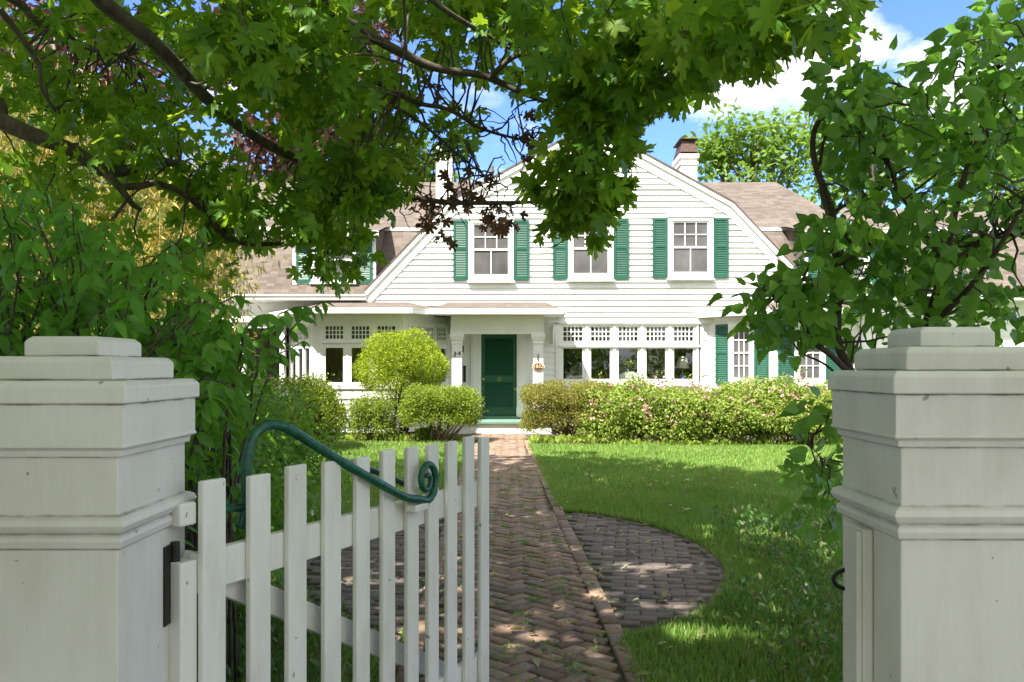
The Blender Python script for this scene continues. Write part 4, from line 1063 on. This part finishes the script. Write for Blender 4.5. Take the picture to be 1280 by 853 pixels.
blobs = [
    # right mass, close and large
    (865, 28, 118, 34, 4.3, .35, 19), (960, 40, 65, 40, 3.7, .2, 12), (1015, 8, 35, 12, 3.6, .2, 4), (890, 60, 38, 15, 3.9, .2, 5), (800, 85, 60, 50, 4.6, .4, 15), (750, 45, 70, 45, 4.9, .4, 13),
    (822, 106, 20, 16, 4.4, .2, 3), (760, 150, 32, 30, 4.7, .3, 8), (738, 205, 22, 42, 4.8, .2, 9), (725, 258, 16, 22, 4.8, .2, 5), (705, 236, 14, 14, 4.9, .1, 2), (690, 264, 12, 5, 4.9, .1, 1), (712, 110, 30, 35, 5.3, .3, 6), (745, 105, 30, 40, 5, .3, 5),
    # middle, open to the sky
    (670, 20, 55, 30, 5.2, .4, 9), (590, 18, 55, 16, 5.6, .4, 6), (545, 70, 30, 20, 6.0, .3, 3), (520, 15, 45, 25, 5.6, .4, 6), (500, 105, 26, 22, 6.2, .3, 4), (560, 160, 22, 16, 6.3, .3, 4), (480, 150, 20, 30, 6.3, .3, 5), (645, 90, 18, 16, 6, .3, 2), (600, 65, 25, 15, 6, .3, 2),
    # dark mass left of the middle
    (330, 45, 70, 50, 4.6, .4, 15), (400, 45, 45, 40, 4.6, .3, 9), (300, 20, 60, 30, 4.4, .3, 7), (425, 115, 34, 32, 5.0, .3, 7), (440, 195, 38, 30, 5.2, .3, 9), (415, 238, 45, 25, 5.5, .3, 9), (455, 235, 32, 20, 5.4, .2, 6), (330, 115, 40, 28, 5.2, .4, 3), (375, 160, 25, 20, 5.4, .3, 2),
    # lower left drapes
    (410, 272, 34, 18, 6.2, .3, 7), (436, 302, 14, 16, 6.3, .2, 3), (415, 328, 20, 12, 6.3, .2, 4), (300, 250, 45, 32, 6.0, .4, 9), (330, 290, 24, 16, 6.2, .3, 3), (275, 270, 28, 18, 6.0, .3, 3), (250, 220, 35, 24, 6.0, .4, 5), (380, 250, 30, 22, 6.0, .3, 5),
    # left, looser
    (200, 150, 75, 50, 6.4, .5, 15), (240, 110, 50, 35, 6.3, .5, 6), (150, 55, 55, 35, 6.6, .5, 4), (220, 35, 65, 30, 6.2, .5, 8), (90, 15, 50, 15, 6.0, .5, 3), (40, 60, 35, 30, 5.8, .4, 3), (105, 125, 45, 30, 6.2, .5, 5), (180, 195, 45, 20, 6.1, .4, 5), (60, 200, 40, 30, 6, .4, 3), (30, 240, 40, 30, 5.8, .4, 3), (100, 270, 80, 45, 6.4, .5, 5), (170, 300, 60, 40, 6.4, .5, 4), (20, 130, 40, 50, 6.2, .4, 4), (230, 330, 40, 30, 6.2, .4, 4), (70, 100, 60, 40, 6.6, .4, 4),
]
cc = px_blobs(blobs)
qx, qy = proj(cc); cc = cc[qy + 34 < np.interp(qx, [735, 765, 795, 805, 880, 905, 1000, 1050], [400, 300, 235, 165, 125, 100, 86, 45])]     # the boughs end here; beyond them is open sky
sets = [clump_leaves(MAPLE, cc, 17, 0.205, 0.088, 0.55, 0.5, 0.75, .45)]
tw = [twig_to(c, limb_pts) for c in cc]
# unseen upper crown, above and behind the viewpoint, shaped to shade the gate
nC = 1750; q = rdir(nC) * (rng.random((nC, 1)) ** .35); C0 = np.array([-2.0, 2.4, 7.2]) + q * np.array([8.0, 8.8, 2.8])
C0 = C0[C0[:, 2] > 4.6]; C0 = C0[~in_frame(C0, 90)]; C0 = C0[~((C0[:, 1] > .6) & (C0[:, 1] < 4.6) & (rng.random(len(C0)) < .80))]  # thinned here to let sun onto the visible boughs
C1 = C0[C0[:, 1] > 5.2]; C0 = np.concatenate([C0, C1 + rng.normal(size=C1.shape) * .5])  # doubled out here for denser shade on the lawn
q = rng.random((260, 3)); hh = rng.uniform(4.2, 7.5, (170, 1)); px_ = rng.uniform(-1.5, 1.7, (170, 1)); C3 = np.concatenate([px_ - .415 * hh, rng.uniform(1.9, 3.6, (170, 1)) - .53 * hh, 1 + hh], 1) + rng.normal(size=(170, 3)) * .25; C0 = np.concatenate([C0, C3[~in_frame(C3, 90)]])  # unseen clumps added along the sun's path to shade piers and gate
hh = rng.uniform(4.8, 7.2, (80, 1)); C4 = np.concatenate([rng.uniform(-1.3, 2.4, (80, 1)) - .415 * hh, rng.uniform(3.8, 10.5, (80, 1)) - .53 * hh, hh], 1); C0 = np.concatenate([C0, C4[~in_frame(C4, 70)]])  # more unseen clumps, added as shade casters for the path
C2 = np.array([-8.5, -4.5, 1.6]) + q * np.array([4.9, 6.3, 3.6]); C0 = np.concatenate([C0, C2[~in_frame(C2, 120)]])  # low unseen leaves added on the left to darken the right pier's side
gx, gy_ = C0[:, 0] + .415 * C0[:, 2], C0[:, 1] + .53 * C0[:, 2]
C0 = C0[gy_ < 16.3 - 1.15 * np.maximum(0, gx - .6)]        # unseen crown cut so its shadow leaves the far lawn sunlit
sets.append(clump_leaves(MAPLE_S, C0, 9, 0.55, 0.27, 0.4, 1.2, 0.6))
V_, F_ = sets[-1]
leaf_obj('crown', sets, M['maple'], maple)
# bare and withered sprays in the middle of the picture
dead = px_blobs([(640, 262, 22, 14, 6.3, .1, 3), (560, 250, 30, 20, 6.1, .1, 3), (545, 285, 30, 18, 6.0, .1, 3), (680, 245, 16, 14, 6.4, .1, 2), (675, 200, 14, 12, 5.8, .1, 2), (725, 160, 10, 14, 5.4, .1, 1), (610, 280, 24, 14, 6.2, .1, 2), (545, 110, 20, 14, 5.4, .1, 1), (655, 152, 9, 12, 5.8, .1, 1), (590, 215, 20, 15, 5.8, .1, 1)])
leaf_obj('withered_leaves', [clump_leaves(MAPLE, dead, 8, 0.11, 0.060, 1.2, 0.1, 1.0)], M['deadleaf'], maple)
bare = px_blobs([(600, 190, 90, 50, 5.8, .15, 40), (570, 265, 80, 35, 6.1, .15, 26), (640, 160, 50, 40, 5.7, .15, 18), (520, 200, 40, 50, 5.8, .15, 12)])
tw2 = [twig_to(c, limb_pts, .2, 7) for c in np.concatenate([bare, dead])]
tube_obj('bough', paths + big + tw + tw2, rads + [taper(12, .11, .02)] * len(big) + [taper(6, .008, .003)] * len(tw) + [taper(7, .0065, .0022)] * len(tw2), M['bark'], maple, 7)

# ---- heart-leaved tree on the right, behind the right-hand pier
lil = thing('lilac_tree', (1.75, 4.3, 0), 'multi-stemmed heart-leaved tree leaning over the right gate pier', 'tree')
ll = [
    ([W_(1.78, 4.3, -.05), (1085, 530, 4.3), (1065, 470, 4.2), (1048, 430, 4.1), (1047, 380, 4.1), (1045, 320, 4.0), (1040, 265, 3.9), (1022, 215, 3.8), (1016, 180, 3.8), (1025, 150, 3.8), (1060, 138, 3.7), (1110, 130, 3.7), (1150, 112, 3.7)], .05, .008),
    ([(1065, 470, 4.2), (1040, 445, 4.0), (1015, 425, 3.9), (1003, 395, 3.9), (1008, 370, 3.9), (1030, 345, 3.9), (1060, 325, 3.9), (1095, 300, 3.9)], .030, .009),
    ([(1045, 320, 4.0), (1038, 280, 3.9), (1025, 225, 3.8), (1035, 165, 3.8), (1075, 158, 3.7)], .022, .007),
    ([(1085, 530, 4.3), (1150, 420, 4.0), (1180, 330, 3.8), (1200, 240, 3.7), (1230, 150, 3.6), (1250, 60, 3.5), (1260, 0, 3.5)], .04, .008),
    ([(1150, 420, 4.0), (1220, 350, 3.7), (1280, 250, 3.5), (1300, 150, 3.4)], .03, .008),
    ([(1180, 330, 3.8), (1130, 250, 3.9), (1100, 190, 3.9)], .02, .007),
    ([(1180, 330, 3.8), (1240, 300, 3.8), (1290, 290, 3.7)], .018, .006),
    ([(1060, 480, 4.2), (1030, 455, 4.1), (1000, 440, 4.1), (985, 415, 4.1)], .012, .005),
    ([(1003, 395, 3.9), (985, 375, 3.9), (968, 372, 3.9)], .010, .004),
    ([(1075, 560, 4.2), (1045, 590, 4.0), (1020, 565, 4.0), (1010, 555, 4.0)], .008, .003),
]
lp = [limb(p) for p, a, b in ll]; lr = [taper(len(q), a * .52, b * .7) for q, (p, a, b) in zip(lp, ll)]
lpts = np.concatenate(lp)
lb = [(1110, 130, 80, 40, 3.7, .25, 10), (1088, 102, 24, 14, 3.6, .1, 3), (1068, 118, 18, 24, 3.7, .1, 3), (1072, 190, 38, 34, 3.9, .3, 8), (1140, 200, 80, 60, 4.0, .4, 16), (1120, 270, 80, 50, 4.1, .4, 13), (1060, 300, 50, 50, 4.1, .3, 9), (1042, 260, 20, 34, 3.9, .2, 4),
      (1020, 340, 40, 30, 4.0, .25, 6), (985, 375, 38, 16, 3.9, .2, 6), (975, 400, 30, 22, 4.0, .2, 5), (1010, 400, 35, 25, 4.0, .2, 5), (1080, 380, 70, 40, 4.3, .3, 10), (1170, 390, 90, 35, 4.2, .4, 11), (1240, 380, 60, 40, 4.0, .4, 8), (1230, 300, 60, 50, 4.0, .4, 10), (1240, 220, 55, 60, 3.8, .4, 11), (1235, 100, 40, 60, 3.5, .25, 9), (1250, 30, 35, 40, 3.4, .2, 7), (1205, 60, 20, 18, 3.4, .1, 2), (1180, 150, 40, 25, 3.8, .3, 4), (1270, 160, 30, 80, 3.6, .2, 7), (1180, 320, 50, 40, 4.3, .3, 6), (1130, 340, 40, 30, 4.4, .3, 5),
      (1030, 590, 26, 30, 3.9, .2, 5), (1040, 640, 20, 25, 3.9, .2, 3), (1045, 540, 16, 30, 4.1, .2, 3), (1340, 200, 60, 200, 3.8, .4, 20)]
lc = px_blobs([(a, b, c * .92, d * .92, e, f, max(2, g)) for a, b, c, d, e, f, g in lb])
leaf_obj('crown', [clump_leaves(HEART, lc, 14, 0.155, 0.066, 0.35, 0.60, 0.8, .4)], M['lilac'], lil)
lt = [twig_to(c, lpts) for c in lc]
tube_obj('trunk', lp + lt, lr + [taper(6, .006, .002)] * len(lt), M['bark_dark'], lil, 7)

# ---- broad-leaved shrub behind the left pier: arching stems with paired hanging leaves
dog = thing('arching_shrub', (-2.2, 3.7, 0), 'tall arching shrub with long pointed leaves behind the left gate pier', 'shrub')
stems, LPs, LDs = [], [], []
def arch(base, tip, lift):
    t = np.linspace(0, 1, 14)[:, None]; a, b = np.array(base, float), np.array(tip, float)
    c = (a + b) / 2 + np.array([0, 0, lift]); c[:2] = a[:2] * .65 + b[:2] * .35
    P = (1 - t) ** 2 * a + 2 * t * (1 - t) * c + t * t * b
    return P + rng.normal(size=P.shape) * .008
tips = []
for i in range(270):
    px = rng.uniform(-60, 305); top = np.interp(px, [-60, 60, 150, 250, 305], [205, 240, 285, 345, 420]); py = top + (520 - top) * rng.random() ** 1.25
    Y = rng.uniform(2.85, 4.8); tips.append((px, py, Y))
tips += [(285, 385, 3.1), (262, 372, 3.1), (300, 372, 3.3), (330, 390, 3.5), (352, 398, 3.6), (385, 383, 3.9), (150, 405, 2.75), (165, 372, 2.8), (250, 310, 3.6), (255, 288, 3.8), (40, 300, 2.9), (110, 340, 2.9), (380, 425, 4.0), (350, 450, 4.0), (405, 378, 4.2)]
for px, py, Y in tips:
    tip = np.array(at(px, py, Y)); b = np.array([min(tip[0] * .6 - .9 + rng.normal() * .3, -1.35), 3.7 + rng.normal() * .45 + .2 * (Y - 3.7), 0])
    P = arch(b, tip, .55 + .5 * rng.random()); stems.append(P)
    m = rng.integers(10, 16); tt = np.linspace(.42, 1.0, m) * 13
    for k, s in enumerate(tt):
        i0 = min(int(s), 12); f = s - i0; q = P[i0] * (1 - f) + P[i0 + 1] * f; d = P[i0 + 1] - P[i0]; d /= np.linalg.norm(d)
        sd = np.cross(d, [0, 0, 1]); sd /= max(np.linalg.norm(sd), 1e-6)
        for sg in (-1, 1):
            LPs.append(q); LDs.append(sd * sg * .75 + d * .65 + np.array([0, 0, -.75 - .5 * rng.random()]) + rng.normal(size=3) * .2)
LPs, LDs = np.array(LPs), np.array(LDs)
Nn = rdir(len(LPs)) * .7 + np.array([0, -.45, .8])
leaf_obj('foliage', [leaf_arrays(OVATE, LPs, LDs, Nn, .050 + .036 * rng.random(len(LPs)))], M['dogwood'], dog)
tube_obj('stem', stems, [taper(14, .010, .0025)] * len(stems), M['bark'], dog, 5)

# ---- shrubs as clumps of leaves on a lobed surface, with stems
def shell(c, r, n, power=.22, flat_top=None, noise_amp=.10, zmin=-1.0):
    c, r = np.array(c, float), np.array(r, float)
    d = rdir(n * 3); d = d[d[:, 2] > zmin][:n]; n = len(d)
    ph = rng.random(6) * 6.28
    lob = 1 + noise_amp * (np.sin(d[:, 0] * 5 + ph[0]) * np.sin(d[:, 1] * 4 + ph[1]) + np.sin(d[:, 2] * 6 + ph[2] + d[:, 0] * 3))
    if flat_top: d = np.sign(d) * np.abs(d) ** flat_top; d = d / np.max(np.abs(d) ** 1, axis=1, keepdims=True) * np.minimum(1, np.max(np.abs(d), axis=1, keepdims=True) * 1.15)
    stray = 1 + np.maximum(0, rng.normal(size=(n, 1)) - 1.2) * .10
    return c + d * r * lob[:, None] * stray * (rng.random((n, 1)) ** power)
def shrub(name, label, cat, base, c, r, n, mat, leaf=RHOMB, size=.035, per=5, rad=.06, group=None, stems_n=14, power=.22, flat=None, zmin=-.75, extra=None, amp=.10, upn=.6, down=-.2, stemrad=.012, stem_base=None, fill=.5):
    t = thing(name, base, label, cat, group)
    C = np.concatenate([shell(c, r, n, power, flat, amp, zmin), shell(c, np.array(r) * .72, int(n * fill), .5, flat, amp, zmin)]); C = C[C[:, 2] > .02]
    sets = [clump_leaves(leaf, C, per, rad, size, down, upn, .8)]
    leaf_obj('foliage', sets, mat, t)
    sel = C[rng.choice(len(C), stems_n)]; b = np.array(stem_base or base, float)
    S = []
    for q in sel:
        tt = np.linspace(0, 1, 7)[:, None]; a = b + np.array([rng.normal() * .10 * r[0], rng.normal() * .10 * r[1], -.02])
        S.append(a * (1 - tt) + q * tt + (4 * tt * (1 - tt)) * rng.normal(size=3) * .07 + np.array([0, 0, .12]) * (tt * (1 - tt)))
    tube_obj('stem', S, [taper(7, stemrad, stemrad * .25)] * len(S), M['twig'], t, 5)
    return t, C
SH = 'clipped shrubs in front of the house'
# honeysuckle thicket on the left behind the gate
for k, (c, r, n, lab) in enumerate([((-2.12, 5.2, .66), (.80, .8, .88), 2600, 'dense green bush with small white flowers just behind the open gate'),
                            ((-2.62, 8.1, .66), (1.0, 1.1, .88), 2200, 'dense green bush farther from gate, beside the lawn strip'),
                            ((-3.9, 5.6, .9), (1.1, 1.1, 1.1), 900, 'dense green bush deep behind the left pier'),
                            ((-3.5, 10.6, .65), (1.0, 1.2, .85), 900, 'dense green bush between the gate bushes and the sunlit bay window bush')]):
    t, C = shrub('flowering_bush', lab, 'bush', (c[0], c[1], 0), c, r, n, M['under'], OVATE, .054, 5, .12, 'green bushes along the left side', 14, .35, None, -.8, down=.35, amp=.14)
    if k < 2:
        Cf = shell(c, r, 45, .05); Cf = Cf[Cf[:, 2] > .5]
        leaf_obj('blossom', [clump_leaves(FLOWER, Cf, 4, .035, .024, 0, .3)], M['whiteflower'], t)
shrub('rounded_bush', 'sunlit yellow-green bush below the left end of the bay window', 'bush', (-3.95, 16.6, 0), (-3.95, 16.6, .62), (.85, .8, .80), 3600, M['yew'], RHOMB, .055, 5, .07, SH)
# topiary dome on its stem
tp, C = shrub('topiary_tree', 'bright dome-clipped topiary on a bare stem before the bay window', 'topiary', (-2.45, 19.3, 0), (-2.37, 19.3, 1.55), (.98, .80, .86), 5200, M['topiary'], RHOMB, .040, 6, .06, SH, 40, .16, None, -.62, amp=.07, down=-.5, stemrad=.012, stem_base=(-2.42, 19.3, .75), fill=.2)
S = []
for (dx, top) in ((-.12, (-2.75, 19.2, 1.1)), (.05, (-2.1, 19.2, 1.1)), (.1, (-1.9, 19.4, 1.2)), (-.02, (-2.4, 19.5, 1.2))):
    S.append(np.array([tuple(v) for v in smooth_path([(-2.45 + dx * .6, 19.3, -.02), (-2.40 + dx * 1.5, 19.26, .35), (-2.42 + dx, 19.3, .7), top], 4)]))
tube_obj('trunk', S, [taper(len(q), .045, .02) for q in S], M['bark_dark'], tp, 8)
shrub('rounded_bush', 'low pale green shrub under the dome-clipped topiary', 'bush', (-2.93, 18.5, 0), (-2.93, 18.5, .50), (.47, .45, .46), 1300, M['yew'], RHOMB, .045, 5, .06, SH, 12, .3, .75)
shrub('clipped_yew', 'rounded clipped yew left of the doorstep with bare lower stems', 'bush', (-1.47, 18.2, 0), (-1.47, 18.2, .70), (.77, .62, .46), 3600, M['yew'], RHOMB, .042, 5, .055, SH, 26, .22, .72, -.55, amp=.05, stemrad=.022)
t, C = shrub('clipped_yew', 'boxy clipped yew right of the doorstep with winter-browned needles', 'bush', (1.22, 18.9, 0), (1.20, 18.9, .70), (.98, .75, .53), 5000, M['yewbrown'], RHOMB, .040, 5, .055, SH, 46, .25, .66, -.75, amp=.05, stemrad=.016)
# pink spirea border
for k, (x, y, rx, h, lab) in enumerate([(2.35, 18.35, .85, .84, 'pink-flowered spirea bush next to the boxy clipped yew'), (3.35, 18.1, .95, .80, 'pink-flowered spirea bush below the middle of the five-light window'), (4.5, 18.0, 1.0, .82, 'pink-flowered spirea bush below the table lamp window'),
                                   (5.65, 17.9, 1.0, .80, 'pink-flowered spirea bush below the green-shuttered bay window'), (6.75, 18.0, 1.0, .74, 'pink-flowered spirea bush at the right end of the border')]):
    t, C = shrub('spirea_bush', lab, 'bush', (x, y, 0), (x, y, h * .72), (rx, .85, h * .80), 2300, M['spirea'], OVATE, .066, 5, .085, 'pink spirea bushes in the border', 22, .30, None, -.85, down=.1, amp=.16)
    top = shell((x, y, h * .72), (rx * 1.03, .88, h * .86), 260, .06, noise_amp=.16); top = top[(top[:, 2] > h * .55)]
    leaf_obj('blossom', [clump_leaves(FLOWER, top[:120], 5, .045, .042, 0, .5)], M['pink'], t)
    sp = []
    for q in top[:16]:
        b = np.array([x + rng.normal() * .2, y + rng.normal() * .2, .5]); e = q + np.array([rng.normal() * .1, rng.normal() * .1, .12 + .22 * rng.random() * (1.6 if k == 0 else 1)]); tt = np.linspace(0, 1, 6)[:, None]
        sp.append(b * (1 - tt) + e * tt)
    tube_obj('spray_stem', sp, [taper(6, .006, .003)] * len(sp), M['twig'], t, 4)
    ends = np.concatenate([q[3:] for q in sp])
    leaf_obj('spray_leaves', [clump_leaves(OVATE, ends, 5, .06, .06, .1, .5)], M['spirea'], t)

# ---- tufts and ground cover
def tufts(name, regs, mat, tmpl, size, kind='stuff'):
    sets = []
    for x0, x1, y0, y1, n, h in regs:
        x = rng.uniform(x0, x1, n); y = rng.uniform(y0, y1, n); k = ~on_paving(x, y, .03); x, y = x[k], y[k]; n = len(x)
        D = rng.normal(size=(n, 3)) * .6; D[:, 2] = .9
        sets.append(leaf_arrays(tmpl, np.stack([x, y, h * rng.random(n)], -1), D, rdir(n) + np.array([0, -.3, .8]), size * (.6 + .8 * rng.random(n))))
    o = leaf_obj(name, sets, mat); o['kind'] = 'stuff'; return o
tufts('ground_cover', [(1.30, 3.0, 3.2, 5.6, 2600, .26), (1.9, 3.3, 5.6, 8.5, 1800, .24), (-3.2, -.9, 3.4, 5.6, 2600, .2), (-3.4, -1.8, 5.6, 9, 1500, .2)], M['cover'], OVATE, .048)
tufts('border_weeds', [(.4, 2.3, 17.8, 18.3, 600, .07), (2.0, 7.2, 17.3, 17.7, 500, .05), (-3.6, -1.0, 18.2, 18.9, 500, .06), (-2.0, -1.75, 18.2, 18.5, 220, .22)], M['spirea'], RHOMB, .12)
# fallen leaves and litter on the paving and lawn
n = 520; x = rng.uniform(-1.2, 3.2, n); y = 3.6 + 10 * rng.random(n) ** 1.3; D = rdir(n); D[:, 2] *= .2; Nn = rdir(n) * .35 + np.array([0, 0, 1])
o = leaf_obj('fallen_leaves', [leaf_arrays(OVATE, np.stack([x, y, np.where(on_paving(x, y), .046, .062)], -1), D, Nn, .04 + .05 * rng.random(n))], M['litter']); o['kind'] = 'stuff'
n = 500; x = path_r(6) - rng.random(n) * PW; y = 4 + 9 * rng.random(n); x = path_r(y) - rng.random(n) * PW
o = leaf_obj('path_moss', [clump_leaves(RHOMB, np.stack([x, y, np.full(n, .028)], -1)[::2], 9, .04, .022, -.6, .4, .2)], M['under']); o['kind'] = 'stuff'

# ---- trees beyond
def back_tree(name, label, base, lobes, mat, tmpl, size, per, rad, n_per, bark='bark', trunk_r=.25, group='trees behind the house', down=.3, upn=.6, nlimb=26):
    t = thing(name, base, label, 'tree', group)
    C = np.concatenate([shell(c, r, n, .35, None, .18, -.9) for c, r, n in lobes])
    leaf_obj('crown', [clump_leaves(tmpl, C, per, rad, size, down, upn, .55)], mat, t)
    b = np.array(base, float); zc = np.mean([c[2] for c, r, n in lobes]); tops = np.array([c for c, r, n in lobes])
    T = [np.array([tuple(v) for v in smooth_path([tuple(b + [0, 0, -.1]), tuple(b + [.1, 0, zc * .35]), tuple(b * .6 + np.array([tops[:, 0].mean(), tops[:, 1].mean(), 0]) * .4 + [0, 0, zc * .75]), tuple(tops.mean(0) + [0, 0, .5])])])]
    Rr = [taper(len(T[0]), trunk_r, trunk_r * .25)]
    for q in C[rng.choice(len(C), nlimb)]:
        i = rng.integers(len(T[0]) // 3, len(T[0])); tt = np.linspace(0, 1, 7)[:, None]; L = np.linalg.norm(q - T[0][i])
        T.append(T[0][i] * (1 - tt) + q * tt + (4 * tt * (1 - tt)) * (rng.normal(size=3) * .06 * L + [0, 0, .05 * L])); Rr.append(taper(7, trunk_r * .35, .02))
    tube_obj('trunk', T, Rr, M[bark], t, 7)
    return t
def lobe(px, py, Y, rpx, rpy, n, ry=None): return (tuple(at(px, py, Y)), (rpx * Y / F, ry or rpx * Y / F, rpy * Y / F), n)
back_tree('ash_tree', 'bright green tree rising behind the right-hand chimney', (at(945, 460, 36).x, 36, 0), [lobe(930, 175, 36, 50, 36, 80), (lobe(890, 195, 36, 30, 30, 50)), lobe(985, 180, 36, 45, 45, 60), lobe(950, 215, 36, 70, 30, 60)], M['back'], RHOMB, .30, 11, .62, 0)
back_tree('ash_tree', 'bright green tree behind the right wing, half hidden by the heart-leaved tree', (at(1080, 460, 33).x, 33, 0), [lobe(1050, 165, 33, 50, 50, 60), lobe(1120, 150, 33, 60, 50, 75), lobe(1080, 220, 33, 80, 45, 80), lobe(1190, 215, 33, 60, 55, 70)], M['back'], RHOMB, .30, 11, .62, 0)
back_tree('ash_tree', 'bright green tree at the far right edge behind the wing roof', (at(1290, 460, 30).x, 30, 0), [lobe(1270, 210, 30, 60, 70, 80), lobe(1230, 290, 30, 60, 60, 75), lobe(1320, 320, 30, 70, 90, 80), lobe(1260, 150, 30, 40, 30, 40)], M['back'], RHOMB, .30, 11, .62, 0)
back_tree('ash_tree', 'sunny green tree showing beside the tall left chimney', (at(500, 460, 36).x, 36, 0), [lobe(505, 210, 36, 45, 30, 75), lobe(470, 220, 36, 40, 30, 70), lobe(545, 225, 36, 20, 22, 24)], M['back'], RHOMB, .32, 12, .7, 0)
back_tree('copper_beech', 'purple copper beech towering behind the left wing', (at(330, 460, 34).x, 34, 0), [lobe(300, 80, 34, 70, 80, 110), lobe(380, 60, 34, 70, 60, 110), lobe(450, 80, 34, 40, 70, 110), lobe(400, 170, 34, 80, 50, 90), lobe(340, 195, 34, 60, 40, 70), lobe(470, 130, 34, 25, 40, 20), lobe(420, 10, 34, 50, 40, 30)], M['beech'], RHOMB, .36, 11, .85, 0, 'bark_light', .5)
back_tree('copper_beech', 'purple copper beech at the far left with pale trunk', (at(45, 460, 26).x, 26, 0), [lobe(40, 40, 26, 80, 50, 60), lobe(-30, 110, 26, 60, 80, 50), lobe(120, 40, 26, 60, 50, 45), lobe(170, 100, 26, 60, 50, 40), lobe(90, 120, 26, 60, 40, 40)], M['beech'], RHOMB, .34, 10, .8, 0, 'bark_light', .55)
# golden screen of slender stems at the left of the house
gt = thing('golden_bamboo', (at(150, 460, 15.5).x, 15.5, 0), 'tall golden-leaved bamboo clump between the maple boughs and the house', 'bamboo')
cul, gl = [], []
for i in range(120):
    px = rng.uniform(-60, 285); Y = rng.uniform(14, 17.5); top = np.interp(px, [-60, 60, 150, 260, 345], [80, 90, 140, 205, 310]) + rng.normal() * 20
    b = np.array([(px - CX) / F * Y, Y, 0]); z = EYE + (HOR - top) / F * Y; tip = b + np.array([rng.normal() * .4, rng.normal() * .4, z])
    t = np.linspace(0, 1, 9)[:, None]; P = b * (1 - t) + tip * t; P[:, 0] += (t[:, 0] ** 2) * rng.normal() * .3; cul.append(P)
    k = rng.random((22, 1)) ** .75; gl.append(b * (1 - k * .9) + tip * (k * .9 + 0) + rng.normal(size=(22, 3)) * np.array([.25, .25, .1]) + np.array([0, 0, .2]))
tube_obj('culm', cul, [taper(9, .022, .006)] * len(cul), plain('bamboo_culm', (.30, .27, .09), .5), gt, 6)
gc = np.concatenate(gl); gc = gc[gc[:, 2] > .8]
leaf_obj('foliage', [clump_leaves(NEEDLE, gc, 22, .30, .15, .9, .4, .9)], M['golden'], gt)
# a green tree mass between them so the left edge closes
back_tree('green_tree', 'mid green tree behind the golden bamboo at left edge', (at(60, 460, 22).x, 22, 0), [lobe(20, 330, 22, 90, 80, 120), lobe(140, 300, 22, 80, 60, 60), lobe(-60, 220, 22, 60, 120, 80), lobe(230, 330, 22, 40, 60, 40)], M['maple'], RHOMB, .25, 11, .6, 0)

for k, (x, y, s) in enumerate([(-14, -24, 1.0), (-5, -27, 1.15), (4, -25, .95), (13, -26, 1.1), (22, -24, 1.0), (-24, -26, 1.1)]):
    back_tree('street_tree', 'leafy street tree across the road, reflected in the front windows', (x, y, 0), [((x, y, 5.2 * s), (3.6 * s, 3.2 * s, 3.4 * s), 150), ((x + 1, y + .5, 2.0), (4.6, 2.5, 2.0), 170)], M['maple'], RHOMB, .42, 9, .8, 0, group='street trees across the road', nlimb=10)
